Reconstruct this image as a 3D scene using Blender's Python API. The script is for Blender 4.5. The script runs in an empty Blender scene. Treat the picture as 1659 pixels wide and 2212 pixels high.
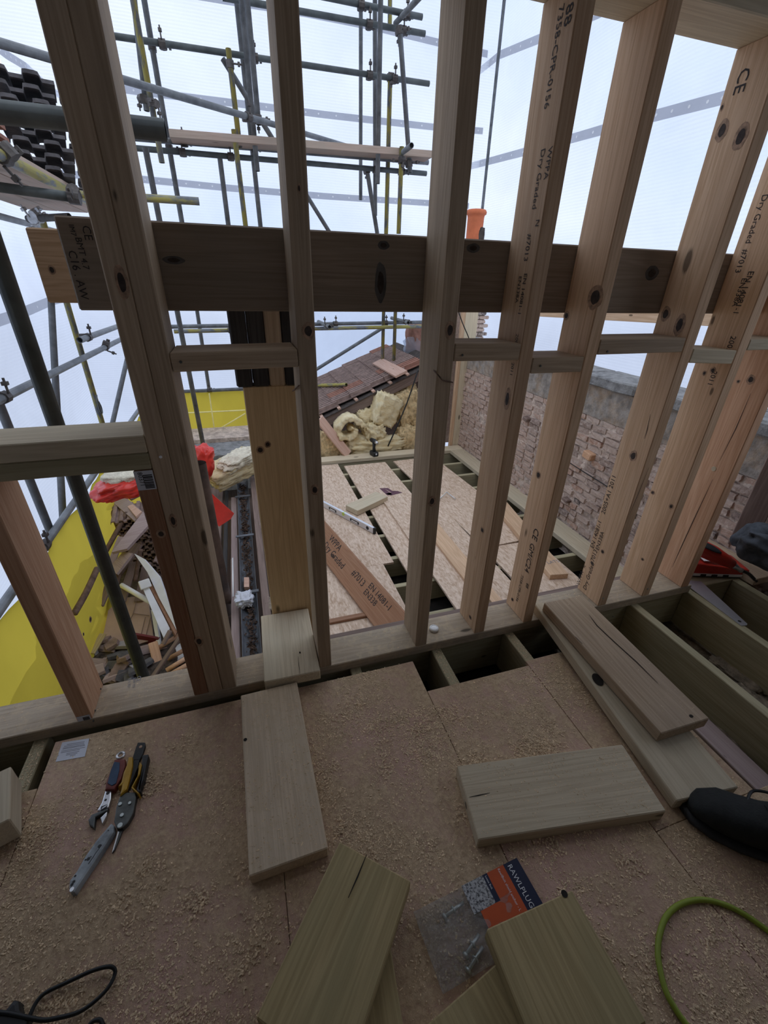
import bpy, bmesh, math, random
from mathutils import Vector, Matrix, noise as mnoise

random.seed(7)
S = bpy.context.scene
COL = S.collection
R = math.radians

# ---------------------------------------------------------------- camera, sky, exposure
CAM = Vector((0.0, 0.0, 1.4))
YAW, PITCH, ROLL, FPX = R(18.0646), R(28.2637), R(1.4812), 927.3
_f = Vector((math.sin(YAW) * math.cos(PITCH), math.cos(YAW) * math.cos(PITCH), -math.sin(PITCH)))
_r0 = Vector((math.cos(YAW), -math.sin(YAW), 0.0))
_u0 = _r0.cross(_f)
_r = math.cos(ROLL) * _r0 + math.sin(ROLL) * _u0
_u = -math.sin(ROLL) * _r0 + math.cos(ROLL) * _u0
cam_data = bpy.data.cameras.new('camera')
cam_data.sensor_fit = 'VERTICAL'
cam_data.sensor_height = 36.0
cam_data.lens = FPX / 2212.0 * 36.0
cam_data.clip_start = 0.02
cam_data.clip_end = 200
cam = bpy.data.objects.new('camera', cam_data)
COL.objects.link(cam)
cam.matrix_world = Matrix(((_r.x, _u.x, -_f.x, CAM.x), (_r.y, _u.y, -_f.y, CAM.y), (_r.z, _u.z, -_f.z, CAM.z), (0, 0, 0, 1)))
S.camera = cam

world = bpy.data.worlds.new('overcast_sky')
S.world = world
world.use_nodes = True
wn = world.node_tree
wn.nodes.clear()
w_out = wn.nodes.new('ShaderNodeOutputWorld')
w_bg = wn.nodes.new('ShaderNodeBackground')
w_tc = wn.nodes.new('ShaderNodeTexCoord')
w_map = wn.nodes.new('ShaderNodeMapping')
w_map.inputs['Scale'].default_value = (1.6, 1.6, 3.2)
w_no = wn.nodes.new('ShaderNodeTexNoise')
w_no.inputs['Scale'].default_value = 1.3
w_no.inputs['Detail'].default_value = 4
w_cr = wn.nodes.new('ShaderNodeValToRGB')
w_cr.color_ramp.elements[0].position = 0.34
w_cr.color_ramp.elements[0].color = (0.62, 0.72, 0.90, 1)
w_cr.color_ramp.elements[1].position = 0.64
w_cr.color_ramp.elements[1].color = (0.93, 0.95, 0.98, 1)
wn.links.new(w_tc.outputs['Generated'], w_map.inputs['Vector'])
wn.links.new(w_map.outputs['Vector'], w_no.inputs['Vector'])
wn.links.new(w_no.outputs['Fac'], w_cr.inputs['Fac'])
w_sep = wn.nodes.new('ShaderNodeSeparateXYZ')
wn.links.new(w_tc.outputs['Generated'], w_sep.inputs[0])
w_mr = wn.nodes.new('ShaderNodeMapRange')
w_mr.inputs['From Min'].default_value = -0.10
w_mr.inputs['From Max'].default_value = 0.06
wn.links.new(w_sep.outputs['Z'], w_mr.inputs['Value'])
w_mx = wn.nodes.new('ShaderNodeMix')
w_mx.data_type = 'RGBA'
w_mx.inputs[6].default_value = (0.40, 0.44, 0.52, 1)      # houses and ground below the horizon
wn.links.new(w_mr.outputs['Result'], w_mx.inputs[0])
wn.links.new(w_cr.outputs['Color'], w_mx.inputs[7])
wn.links.new(w_mx.outputs[2], w_bg.inputs['Color'])
w_bg.inputs['Strength'].default_value = 1.0
wn.links.new(w_bg.outputs['Background'], w_out.inputs['Surface'])

S.view_settings.view_transform = 'Standard'
S.view_settings.look = 'None'
S.view_settings.exposure = 0.66
S.view_settings.gamma = 1.0
S.view_settings.use_curve_mapping = False
S.cycles.use_denoising = True
S.cycles.max_bounces = 10
S.cycles.diffuse_bounces = 6
S.cycles.transparent_max_bounces = 16
S.cycles.sample_clamp_indirect = 6.0

# ---------------------------------------------------------------- measuring: a pixel of the 1659 x 2212 frame on a plane of the place
def P(x, y, z=None, Y=None, X=None):
    d = _f * FPX + _r * (x - 829.5) - _u * (y - 1106.0)
    if z is not None: t = (z - CAM.z) / d.z
    elif Y is not None: t = (Y - CAM.y) / d.y
    else: t = (X - CAM.x) / d.x
    return CAM + d * t

# ---------------------------------------------------------------- object helpers
WM = {}

def tag(o, label=None, cat=None, group=None, kind=None):
    if label: o['label'] = label
    if cat: o['category'] = cat
    if group: o['group'] = group
    if kind: o['kind'] = kind
    return o

def link(o, M=None, parent=None):
    COL.objects.link(o)
    M = M.copy() if M is not None else Matrix.Identity(4)
    WM[o] = M
    if parent is not None:
        o.parent = parent
        o.matrix_basis = WM[parent].inverted() @ M
    else:
        o.matrix_basis = M
    return o

def empty(name, loc, label, cat, group=None, kind=None, M=None):
    o = bpy.data.objects.new(name, None)
    o.empty_display_size = 0.05
    link(o, M if M is not None else Matrix.Translation(Vector(loc)))
    return tag(o, label, cat, group, kind)

def finish(name, bm, mat, M=None, parent=None, smooth=False):
    me = bpy.data.meshes.new(name)
    bm.normal_update()
    bm.to_mesh(me)
    bm.free()
    if smooth:
        for p in me.polygons: p.use_smooth = True
    for m in (mat if isinstance(mat, (list, tuple)) else [mat]):
        me.materials.append(m)
    return link(bpy.data.objects.new(name, me), M, parent)

def share(name, me, M=None, parent=None):
    return link(bpy.data.objects.new(name, me), M, parent)

def frame(origin, xdir, zhint):
    x = Vector(xdir).normalized()
    z = Vector(zhint)
    z = (z - x * z.dot(x))
    if z.length < 1e-6:
        z = Vector((0, 1, 0)) - x * x.y
    z.normalize()
    y = z.cross(x)
    M = Matrix((x, y, z)).transposed().to_4x4()
    M.translation = Vector(origin)
    return M

def bm_box(bm, sx, sy, sz, c=(0, 0, 0), bev=0.0, M=None):
    g = bmesh.ops.create_cube(bm, size=1.0)
    vs = g['verts']
    for v in vs:
        v.co = Vector((v.co.x * sx + c[0], v.co.y * sy + c[1], v.co.z * sz + c[2]))
    if M is not None:
        for v in vs: v.co = M @ v.co
    if bev > 0:
        es = list({e for v in vs for e in v.link_edges})
        bmesh.ops.bevel(bm, geom=es, offset=bev, segments=1, affect='EDGES', profile=0.5)
    return vs

def timber(name, p0, p1, w, t, mat, up=(0, 0, 1), bev=0.003, parent=None, warp=0.0):
    """a sawn length: local x along it, local z along UP (thickness t), local y its width w"""
    p0, p1 = Vector(p0), Vector(p1)
    M = frame((p0 + p1) / 2, p1 - p0, up)
    bm = bmesh.new()
    bm_box(bm, (p1 - p0).length, w, t, bev=bev)
    return finish(name, bm, mat, M, parent)

def boxw(name, lo, hi, mat, axis='x', bev=0.003, parent=None):
    """a sawn piece given by its corners in the place; AXIS is the grain"""
    lo, hi = Vector(lo), Vector(hi)
    c = (lo + hi) / 2
    s = hi - lo
    if axis == 'x': M = frame(c, (1, 0, 0), (0, 0, 1)); d = (s.x, s.y, s.z)
    elif axis == 'y': M = frame(c, (0, 1, 0), (0, 0, 1)); d = (s.y, s.x, s.z)
    else: M = frame(c, (0, 0, 1), (0, -1, 0)); d = (s.z, s.x, s.y)
    bm = bmesh.new()
    bm_box(bm, *d, bev=bev)
    return finish(name, bm, mat, M, parent)

def board4(name, a, b, c, d, t, mat, bev=0.003, parent=None):
    """a board from the four corners of its top (a-b one end, d-c the other end), T thick below that"""
    a, b, c, d = map(Vector, (a, b, c, d))
    u = ((d - a) + (c - b)) / 2
    v = ((b - a) + (c - d)) / 2
    n = v.cross(u).normalized()
    if n.z < 0: n = -n
    L = u.length
    u.normalize()
    v = (v - u * v.dot(u))
    Wd = v.length
    o = (a + b + c + d) / 4 - n * (t / 2)
    M = frame(o, u, n)
    bm = bmesh.new()
    bm_box(bm, L, Wd, t, bev=bev)
    ob = finish(name, bm, mat, M, parent)
    ob['len'] = L; ob['wid'] = Wd
    return ob

def bm_tube(bm, pts, r, n=10, caps=True, radii=None):
    pts = [Vector(p) for p in pts]
    rings = []
    prev = None
    for i, p in enumerate(pts):
        if i == 0: d = pts[1] - p
        elif i == len(pts) - 1: d = p - pts[-2]
        else: d = (pts[i + 1] - p).normalized() + (p - pts[i - 1]).normalized()
        d = d.normalized() if d.length > 1e-9 else Vector((0, 0, 1))
        if prev is None:
            h = Vector((0, 0, 1)) if abs(d.z) < 0.9 else Vector((1, 0, 0))
            a = d.cross(h).normalized()
        else:
            a = (prev - d * prev.dot(d)).normalized()
        b = d.cross(a)
        prev = a
        rr = radii[i] if radii else r
        rings.append([bm.verts.new(p + (a * math.cos(2 * math.pi * k / n) + b * math.sin(2 * math.pi * k / n)) * rr) for k in range(n)])
    for r0, r1 in zip(rings, rings[1:]):
        for k in range(n):
            bm.faces.new((r0[k], r0[(k + 1) % n], r1[(k + 1) % n], r1[k]))
    if caps:
        bm.faces.new(list(reversed(rings[0])))
        bm.faces.new(rings[-1])
    return rings

def spline(pts, per=8):
    pts = [Vector(p) for p in pts]
    out = []
    for i in range(len(pts) - 1):
        p0 = pts[max(i - 1, 0)]; p1 = pts[i]; p2 = pts[i + 1]; p3 = pts[min(i + 2, len(pts) - 1)]
        for k in range(per):
            t = k / per
            out.append(0.5 * ((2 * p1) + (p2 - p0) * t + (2 * p0 - 5 * p1 + 4 * p2 - p3) * t * t + (3 * p1 - p0 - 3 * p2 + p3) * t ** 3))
    out.append(pts[-1])
    return out

def bm_prism(bm, outline, z0, z1, M=None):
    """a flat outline (x, y) given depth from z0 to z1"""
    bot = [bm.verts.new((x, y, z0)) for x, y in outline]
    top = [bm.verts.new((x, y, z1)) for x, y in outline]
    n = len(outline)
    fs = [bm.faces.new(list(reversed(bot))), bm.faces.new(top)]
    for i in range(n):
        fs.append(bm.faces.new((bot[i], bot[(i + 1) % n], top[(i + 1) % n], top[i])))
    if M is not None:
        for v in bot + top: v.co = M @ v.co
    bmesh.ops.recalc_face_normals(bm, faces=fs)
    return bot + top

def text_mesh(body, size, align='LEFT', space=1.0):
    cu = bpy.data.curves.new('txt', 'FONT')
    cu.body = body
    cu.size = size
    cu.align_x = align
    cu.space_character = space
    cu.resolution_u = 2
    o = bpy.data.objects.new('txt', cu)
    COL.objects.link(o)
    dg = bpy.context.evaluated_depsgraph_get()
    me = bpy.data.meshes.new_from_object(o.evaluated_get(dg))
    COL.objects.unlink(o)
    bpy.data.objects.remove(o)
    bpy.data.curves.remove(cu)
    return me

def stamp(body, size, origin, along, normal, mat, parent, name='printed_stamp', squeeze=1.0, label=None):
    """writing printed on a face: ORIGIN is the start of its base line, ALONG its reading direction"""
    me = text_mesh(body, size)
    for v in me.vertices: v.co.x *= squeeze
    me.materials.append(mat)
    M = frame(Vector(origin) + Vector(normal).normalized() * 0.0012, along, normal)
    o = share(name, me, M, parent)
    if label: o['label'] = label
    return o
# ---------------------------------------------------------------- materials
def _mat(name):
    m = bpy.data.materials.new(name)
    m.use_nodes = True
    nt = m.node_tree
    b = nt.nodes.get('Principled BSDF')
    return m, nt, b

class NT:
    def __init__(s, nt): s.nt = nt
    def n(s, t, **kw):
        x = s.nt.nodes.new(t)
        for k, v in kw.items():
            if k in x.inputs: x.inputs[k].default_value = v
            else: setattr(x, k, v)
        return x
    def l(s, a, b): s.nt.links.new(a, b)
    def math(s, op, a, b=None, c=None):
        x = s.nt.nodes.new('ShaderNodeMath'); x.operation = op
        for i, v in enumerate((a, b, c)):
            if v is None: continue
            if isinstance(v, (int, float)): x.inputs[i].default_value = v
            else: s.l(v, x.inputs[i])
        return x.outputs[0]
    def ramp(s, fac, stops):
        x = s.nt.nodes.new('ShaderNodeValToRGB')
        el = x.color_ramp.elements
        while len(el) < len(stops): el.new(0.5)
        for e, (p, c) in zip(el, stops):
            e.position = p
            e.color = (*c, 1) if len(c) == 3 else c
        s.l(fac, x.inputs['Fac'])
        return x.outputs['Color']
    def mix(s, fac, a, b, blend='MIX'):
        x = s.nt.nodes.new('ShaderNodeMix'); x.data_type = 'RGBA'; x.blend_type = blend
        for i, v in ((0, fac), (6, a), (7, b)):
            if isinstance(v, (int, float)): x.inputs[i].default_value = v
            elif isinstance(v, tuple): x.inputs[i].default_value = (*v[:3], 1)
            else: s.l(v, x.inputs[i])
        return x.outputs[2]
    def coord(s, scale, rnd=True, kind='Object', rot=(0, 0, 0)):
        tc = s.n('ShaderNodeTexCoord')
        mp = s.n('ShaderNodeMapping')
        mp.inputs['Scale'].default_value = scale
        mp.inputs['Rotation'].default_value = rot
        src = tc.outputs[kind]
        if rnd:
            oi = s.n('ShaderNodeObjectInfo')
            mu = s.n('ShaderNodeVectorMath', operation='SCALE')
            mu.inputs[0].default_value = (7.1, 5.3, 9.7)
            s.l(oi.outputs['Random'], mu.inputs['Scale'])
            ad = s.n('ShaderNodeVectorMath', operation='ADD')
            s.l(src, ad.inputs[0]); s.l(mu.outputs[0], ad.inputs[1])
            src = ad.outputs[0]
        s.l(src, mp.inputs['Vector'])
        return mp.outputs['Vector']
    def noise(s, vec, scale, detail=3, rough=0.55, dist=0.0):
        x = s.n('ShaderNodeTexNoise', Scale=scale, Detail=detail, Roughness=rough, Distortion=dist)
        s.l(vec, x.inputs['Vector'])
        return x.outputs['Fac']
    def bump(s, h, strength, dist, b):
        x = s.n('ShaderNodeBump', Strength=strength, Distance=dist)
        s.l(h, x.inputs['Height'])
        s.l(x.outputs['Normal'], b.inputs['Normal'])

def wood(name, light, dark, tint, knots=0.62, rough=0.75, stain=0.35, grain=1.0, dusty=0.0):
    m, nt, b = _mat(name)
    g = NT(nt)
    v = g.coord((0.30, 7.0, 7.0))
    n1 = g.noise(v, 3.2, 2, 0.5, 0.35)
    rings = g.math('SINE', g.math('MULTIPLY', n1, 46.0 * grain))
    rings = g.math('MULTIPLY_ADD', rings, 0.5, 0.5)
    fib = g.noise(g.coord((2.2, 95.0, 95.0)), 2.4, 2, 0.6)
    mx = g.math('MULTIPLY_ADD', fib, 0.75, g.math('MULTIPLY', rings, 0.27))
    col = g.ramp(mx, [(0.22, dark), (0.72, light)])
    big = g.noise(g.coord((1.3, 3.2, 3.2)), 1.7, 3, 0.6)
    st = g.ramp(big, [(0.42, (0, 0, 0)), (0.7, (1, 1, 1))])
    col = g.mix(g.math('MULTIPLY', st, stain), col, tint)
    oi = g.n('ShaderNodeObjectInfo')
    hs = g.n('ShaderNodeHueSaturation', Saturation=1.0)
    g.l(g.math('MULTIPLY_ADD', oi.outputs['Random'], 0.26, 0.87), hs.inputs['Value'])
    g.l(col, hs.inputs['Color'])
    col = hs.outputs['Color']
    # knots
    kv = g.n('ShaderNodeTexVoronoi', Scale=1.0, Randomness=1.0)
    g.l(g.coord((3.6, 9.5, 9.5)), kv.inputs['Vector'])
    sep = g.n('ShaderNodeSeparateColor')
    g.l(kv.outputs['Color'], sep.inputs['Color'])
    has = g.math('GREATER_THAN', sep.outputs[0], knots)
    size = g.math('MULTIPLY_ADD', sep.outputs[1], 0.11, 0.05)
    d = g.math('ADD', kv.outputs['Distance'], g.math('MULTIPLY_ADD', fib, 0.05, -0.025))
    k = g.math('SUBTRACT', 1.0, g.math('SMOOTH_MIN', g.math('DIVIDE', d, size), 1.0, 0.25))
    k = g.math('MULTIPLY', has, g.math('MAXIMUM', k, 0.0))
    kr = g.math('MULTIPLY', k, 3.0)
    kr = g.math('MINIMUM', kr, 0.85)
    col = g.mix(kr, col, tuple(c * 0.22 for c in dark))
    if dusty > 0:
        dn = g.noise(g.coord((9, 9, 9), kind='Object'), 3.0, 5, 0.7)
        ds = g.ramp(dn, [(0.5, (0, 0, 0)), (0.62, (1, 1, 1))])
        col = g.mix(g.math('MULTIPLY', ds, dusty), col, (0.56, 0.44, 0.29))
    g.l(col, b.inputs['Base Color'])
    b.inputs['Roughness'].default_value = rough
    b.inputs['Specular IOR Level'].default_value = 0.25
    g.bump(mx, 0.25, 0.002, b)
    return m

def plain(name, col, rough=0.6, metal=0.0, var=0.12, scale=14.0, spec=0.4, bump=0.0, bscale=60.0, dirt=None, dirt_amt=0.5):
    m, nt, b = _mat(name)
    g = NT(nt)
    v = g.coord((1, 1, 1))
    n = g.noise(v, scale, 4, 0.6)
    lo = tuple(c * (1 - var) for c in col)
    hi = tuple(min(1, c * (1 + var)) for c in col)
    c = g.ramp(n, [(0.3, lo), (0.7, hi)])
    if dirt:
        d = g.noise(v, scale * 0.35, 5, 0.7)
        c = g.mix(g.math('MULTIPLY', g.ramp(d, [(0.45, (0, 0, 0)), (0.62, (1, 1, 1))]), dirt_amt), c, dirt)
    g.l(c, b.inputs['Base Color'])
    b.inputs['Roughness'].default_value = rough
    b.inputs['Metallic'].default_value = metal
    b.inputs['Specular IOR Level'].default_value = spec
    if bump: g.bump(g.noise(v, bscale, 4, 0.65), bump, 0.01, b)
    return m

M = {}
M['pine'] = wood('fresh_pine', (0.66, 0.46, 0.30), (0.49, 0.31, 0.18), (0.50, 0.35, 0.24), knots=0.70)
M['pine_warm'] = wood('warm_pine', (0.66, 0.42, 0.27), (0.50, 0.28, 0.16), (0.56, 0.32, 0.20), knots=0.70)
M['pine_grey'] = wood('weathered_pine', (0.51, 0.39, 0.27), (0.355, 0.26, 0.17), (0.37, 0.29, 0.215), knots=0.72, stain=0.5)
M['pine_green'] = wood('treated_pine', (0.64, 0.545, 0.39), (0.49, 0.40, 0.275), (0.53, 0.48, 0.355), knots=0.74, stain=0.5)
M['pine_green_dusty'] = wood('dusty_treated_pine', (0.62, 0.50, 0.36), (0.47, 0.365, 0.25), (0.50, 0.43, 0.32), knots=0.78, stain=0.5, dusty=0.55)
M['sill'] = wood('dusty_sill_wood', (0.50, 0.405, 0.30), (0.36, 0.285, 0.20), (0.40, 0.35, 0.27), knots=0.8, stain=0.5, dusty=0.5)
M['pine_olive'] = wood('olive_treated_pine', (0.45, 0.355, 0.185), (0.31, 0.24, 0.115), (0.30, 0.265, 0.14), knots=0.72, stain=0.6)
M['pine_yellow'] = wood('yellow_pine', (0.76, 0.59, 0.36), (0.60, 0.43, 0.24), (0.62, 0.47, 0.29), knots=0.9)
M['pine_red'] = wood('red_brown_pine', (0.36, 0.20, 0.12), (0.27, 0.13, 0.07), (0.30, 0.17, 0.11), knots=0.7)
M['beam'] = wood('brown_beam_wood', (0.315, 0.25, 0.195), (0.225, 0.175, 0.13), (0.22, 0.19, 0.155), knots=0.8, stain=0.6)
M['joist'] = wood('treated_joist_wood', (0.44, 0.385, 0.25), (0.31, 0.265, 0.155), (0.31, 0.29, 0.185), knots=0.75, stain=0.6)
M['old_wood'] = wood('old_dark_wood', (0.26, 0.19, 0.16), (0.16, 0.11, 0.09), (0.20, 0.15, 0.13), knots=0.8, stain=0.5)
M['old_pink_wood'] = wood('old_dusty_wood', (0.40, 0.31, 0.29), (0.29, 0.21, 0.20), (0.34, 0.27, 0.25), knots=0.85, stain=0.4)
M['black_wood'] = wood('dark_stained_packer', (0.060, 0.055, 0.052), (0.03, 0.027, 0.026), (0.05, 0.047, 0.045), knots=0.95)
M['scaffold_board'] = wood('scaffold_board_wood', (0.52, 0.40, 0.33), (0.40, 0.29, 0.23), (0.38, 0.33, 0.27), knots=0.8, stain=0.6)
M['batten'] = wood('batten_wood', (0.62, 0.42, 0.33), (0.50, 0.30, 0.22), (0.5, 0.34, 0.26), knots=0.9)

def ply():
    m, nt, b = _mat('pink_plywood_sheet')
    g = NT(nt)
    v = g.coord((0.7, 9.0, 9.0))
    n = g.noise(v, 2.5, 4, 0.55, 0.4)
    fib = g.noise(g.coord((4, 120, 120)), 2.0, 2)
    col = g.ramp(g.math('MULTIPLY_ADD', fib, 0.4, g.math('MULTIPLY', n, 0.6)), [(0.3, (0.48, 0.305, 0.235)), (0.7, (0.62, 0.41, 0.325))])
    # a film of sawdust lying in drifts
    d1 = g.noise(g.coord((1, 1, 1)), 3.2, 5, 0.65, 0.3)
    d2 = g.noise(g.coord((1, 1, 1)), 70.0, 5, 0.75)
    d3 = g.noise(g.coord((1, 1, 1)), 17.0, 4, 0.65)
    dd = g.math('ADD', g.math('MULTIPLY', d1, 0.62), g.math('ADD', g.math('MULTIPLY', d2, 0.2), g.math('MULTIPLY', d3, 0.18)))
    mask = g.ramp(dd, [(0.40, (0, 0, 0)), (0.53, (1, 1, 1))])
    dust = g.ramp(d2, [(0.3, (0.33, 0.235, 0.135)), (0.7, (0.70, 0.535, 0.335))])
    col = g.mix(g.math('MULTIPLY', mask, 0.85), col, dust)
    g.l(col, b.inputs['Base Color'])
    b.inputs['Roughness'].default_value = 0.7
    b.inputs['Specular IOR Level'].default_value = 0.25
    g.bump(g.math('MULTIPLY', dd, 1.0), 0.9, 0.02, b)
    return m
M['ply'] = ply()

def osb():
    m, nt, b = _mat('osb_board')
    g = NT(nt)
    cols = None
    def strands(rot, sc):
        vo = g.n('ShaderNodeTexVoronoi', Scale=1.0)
        vv = g.coord((sc * 0.34, sc, sc), rot=rot)
        wob = g.noise(vv, 0.8, 2)
        ad = g.n('ShaderNodeVectorMath', operation='ADD')
        sc2 = g.n('ShaderNodeVectorMath', operation='SCALE')
        sc2.inputs[0].default_value = (1.2, 1.2, 1.2)
        g.l(wob, sc2.inputs['Scale'])
        g.l(vv, ad.inputs[0]); g.l(sc2.outputs[0], ad.inputs[1])
        g.l(ad.outputs[0], vo.inputs['Vector'])
        s = g.n('ShaderNodeSeparateColor')
        g.l(vo.outputs['Color'], s.inputs['Color'])
        return s.outputs[0]
    a = strands((0, 0, 0.4), 80)
    c = strands((0, 0, -0.9), 72)
    e = strands((0, 0, 2.0), 95)
    t = g.math('ADD', g.math('MULTIPLY', a, 0.4), g.math('ADD', g.math('MULTIPLY', c, 0.35), g.math('MULTIPLY', e, 0.25)))
    col = g.ramp(t, [(0.12, (0.44, 0.30, 0.195)), (0.38, (0.56, 0.41, 0.295)), (0.8, (0.72, 0.57, 0.44))])
    g.l(col, b.inputs['Base Color'])
    b.inputs['Roughness'].default_value = 0.7
    g.bump(t, 0.25, 0.003, b)
    return m
M['osb'] = osb()

def tube_mat(name, paint=None):
    m, nt, b = _mat(name)
    g = NT(nt)
    n = g.noise(g.coord((1, 1, 1)), 9.0, 5, 0.65)
    col = g.ramp(n, [(0.3, (0.11, 0.12, 0.13)), (0.7, (0.26, 0.275, 0.285))])
    if paint:
        n2 = g.noise(g.coord((3, 9, 9)), 2.2, 4, 0.6)
        col = g.mix(g.ramp(n2, [(0.42, (0, 0, 0)), (0.55, (1, 1, 1))]), col, paint)
    g.l(col, b.inputs['Base Color'])
    b.inputs['Metallic'].default_value = 0.35
    b.inputs['Roughness'].default_value = 0.55
    return m
M['tube'] = tube_mat('galvanised_tube')
M['tube_yellow'] = tube_mat('yellow_marked_tube', (0.40, 0.35, 0.10))
M['tube_dark'] = plain('weathered_dark_tube', (0.105, 0.12, 0.12), 0.55, 0.3, 0.3, 9)
M['coupler'] = plain('scaffold_coupler_steel', (0.10, 0.09, 0.085), 0.6, 0.5, 0.3, 40)
M['coupler_bright'] = plain('bright_coupler_steel', (0.5, 0.51, 0.52), 0.45, 0.5, 0.2, 40)

def sheet_mat(name, tint, clear=0.42, weave=True, ribs=True):
    m, nt, b = _mat(name)
    g = NT(nt)
    nt.nodes.remove(b)
    out = nt.nodes.get('Material Output')
    tr = g.n('ShaderNodeBsdfTransparent')
    tl = g.n('ShaderNodeBsdfTranslucent')
    df = g.n('ShaderNodeBsdfDiffuse')
    v = g.coord((1, 1, 1), rnd=False)
    n = g.noise(v, 1.4, 5, 0.6, 0.5)
    col = g.ramp(n, [(0.3, tuple(c * 0.86 for c in tint)), (0.7, tint)])
    g.l(col, tl.inputs['Color'])
    g.l(col, df.inputs['Color'])
    tr.inputs['Color'].default_value = (*tint, 1)
    m1 = g.n('ShaderNodeMixShader', Fac=0.25)
    g.l(tl.outputs[0], m1.inputs[1]); g.l(df.outputs[0], m1.inputs[2])
    m2 = g.n('ShaderNodeMixShader', Fac=1 - clear)
    if ribs:
        w = g.n('ShaderNodeTexWave', Scale=9.0, Distortion=0.6)
        w.bands_direction = 'Z'
        g.l(v, w.inputs['Vector'])
        f = g.math('MULTIPLY_ADD', w.outputs['Fac'], 0.14, 1 - clear - 0.07)
        g.l(f, m2.inputs['Fac'])
    g.l(tr.outputs[0], m2.inputs[1]); g.l(m1.outputs[0], m2.inputs[2])
    g.l(m2.outputs[0], out.inputs['Surface'])
    return m
M['sheeting'] = sheet_mat('white_scaffold_sheeting', (0.79, 0.835, 0.935), 0.45)
M['clear_film'] = sheet_mat('clear_polythene', (0.88, 0.92, 0.98), 0.6, ribs=False)
M['band'] = sheet_mat('grey_eyelet_band', (0.52, 0.53, 0.57), 0.12, ribs=False)
M['netting'] = sheet_mat('yellow_debris_netting', (0.66, 0.50, 0.06), 0.22, ribs=False)
M['netting_seam'] = plain('pale_yellow_cord', (0.9, 0.82, 0.35), 0.6)
M['red_sack'] = plain('red_plastic_sack', (0.75, 0.045, 0.03), 0.3, 0, 0.2, 9, 0.6)
M['ink'] = plain('black_stamp_ink', (0.035, 0.03, 0.03), 0.8)
M['brick'] = None
def brick_mat():
    m, nt, b = _mat('old_stock_brick')
    g = NT(nt)
    oi = g.n('ShaderNodeObjectInfo')
    base = g.ramp(oi.outputs['Random'], [(0.0, (0.10, 0.085, 0.085)), (0.12, (0.25, 0.18, 0.15)), (0.4, (0.42, 0.31, 0.255)), (0.75, (0.50, 0.385, 0.32)), (1.0, (0.40, 0.24, 0.17))])
    n = g.noise(g.coord((1, 1, 1)), 34.0, 5, 0.7)
    col = g.mix(g.ramp(n, [(0.42, (0, 0, 0)), (0.66, (0.75, 0.75, 0.75))]), base, (0.60, 0.49, 0.42))
    g.l(col, b.inputs['Base Color'])
    b.inputs['Roughness'].default_value = 0.92
    g.bump(n, 0.8, 0.012, b)
    return m
M['brick'] = brick_mat()
M['mortar'] = plain('crumbling_lime_mortar', (0.58, 0.475, 0.40), 0.95, 0, 0.35, 22, 0.2, 1.0, 45, (0.28, 0.22, 0.19), 0.6)
M['render'] = plain('weathered_cement_render', (0.30, 0.27, 0.24), 0.95, 0, 0.4, 16, 0.2, 0.8, 40, (0.48, 0.27, 0.09), 0.30)
M['coping'] = plain('lichened_coping_stone', (0.21, 0.21, 0.21), 0.95, 0, 0.4, 20, 0.2, 0.9, 50, (0.33, 0.33, 0.32), 0.6)
M['tile'] = plain('brown_concrete_tile', (0.26, 0.185, 0.16), 0.85, 0, 0.3, 18, 0.25, 0.3, 60)
M['tile_red'] = plain('red_brown_concrete_tile', (0.30, 0.15, 0.11), 0.85, 0, 0.25, 18, 0.25, 0.3, 60)
M['tile_grey'] = plain('grey_concrete_tile', (0.105, 0.10, 0.105), 0.85, 0, 0.35, 18, 0.25, 0.3, 60)
M['felt'] = plain('black_roof_felt', (0.07, 0.058, 0.052), 0.9, 0, 0.4, 20, 0.2, 0.4, 80)
def wool():
    m, nt, b = _mat('yellow_mineral_wool')
    g = NT(nt)
    v = g.coord((1, 1, 1))
    n = g.noise(v, 9.0, 6, 0.7, 0.6)
    f = g.noise(g.coord((6, 60, 60)), 2.0, 4, 0.7, 0.5)
    col = g.ramp(g.math('MULTIPLY_ADD', f, 0.5, g.math('MULTIPLY', n, 0.5)), [(0.25, (0.60, 0.40, 0.17)), (0.45, (0.86, 0.70, 0.40)), (0.66, (0.95, 0.88, 0.66))])
    g.l(col, b.inputs['Base Color'])
    b.inputs['Roughness'].default_value = 1.0
    b.inputs['Specular IOR Level'].default_value = 0.05
    g.bump(f, 0.7, 0.02, b)
    return m
M['wool'] = wool()
M['wool_pale'] = plain('pale_mineral_wool', (0.86, 0.78, 0.62), 1.0, 0, 0.2, 25, 0.05, 0.9, 90)
M['wool_dirty'] = plain('dirty_mineral_wool', (0.66, 0.50, 0.28), 1.0, 0, 0.4, 25, 0.05, 0.9, 70)
M['rubble'] = plain('dusty_rubble', (0.27, 0.225, 0.17), 0.95, 0, 0.5, 28, 0.15, 0.9, 60)
M['sawdust'] = plain('pale_sawdust', (0.72, 0.56, 0.37), 0.95, 0, 0.3, 60, 0.1)
M['dark_rubble'] = plain('dark_dusty_rubble', (0.095, 0.075, 0.062), 0.95, 0, 0.6, 28, 0.15, 0.9, 60)
M['dark_void'] = plain('void_shade_black', (0.03, 0.027, 0.024), 0.95, 0, 0.3, 10, 0.1)  # black standing in for deep shade in voids; also cracks and black scraps
M['roof_lining'] = plain('dark_roof_lining', (0.21, 0.18, 0.15), 0.9, 0, 0.3, 6, 0.1)
M['white_paint'] = plain('white_painted_board', (0.80, 0.82, 0.86), 0.5, 0, 0.06, 8, 0.4, 0, 60, (0.6, 0.58, 0.55), 0.3)
M['white_plastic'] = plain('white_plastic', (0.85, 0.86, 0.86), 0.4, 0, 0.04)
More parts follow.
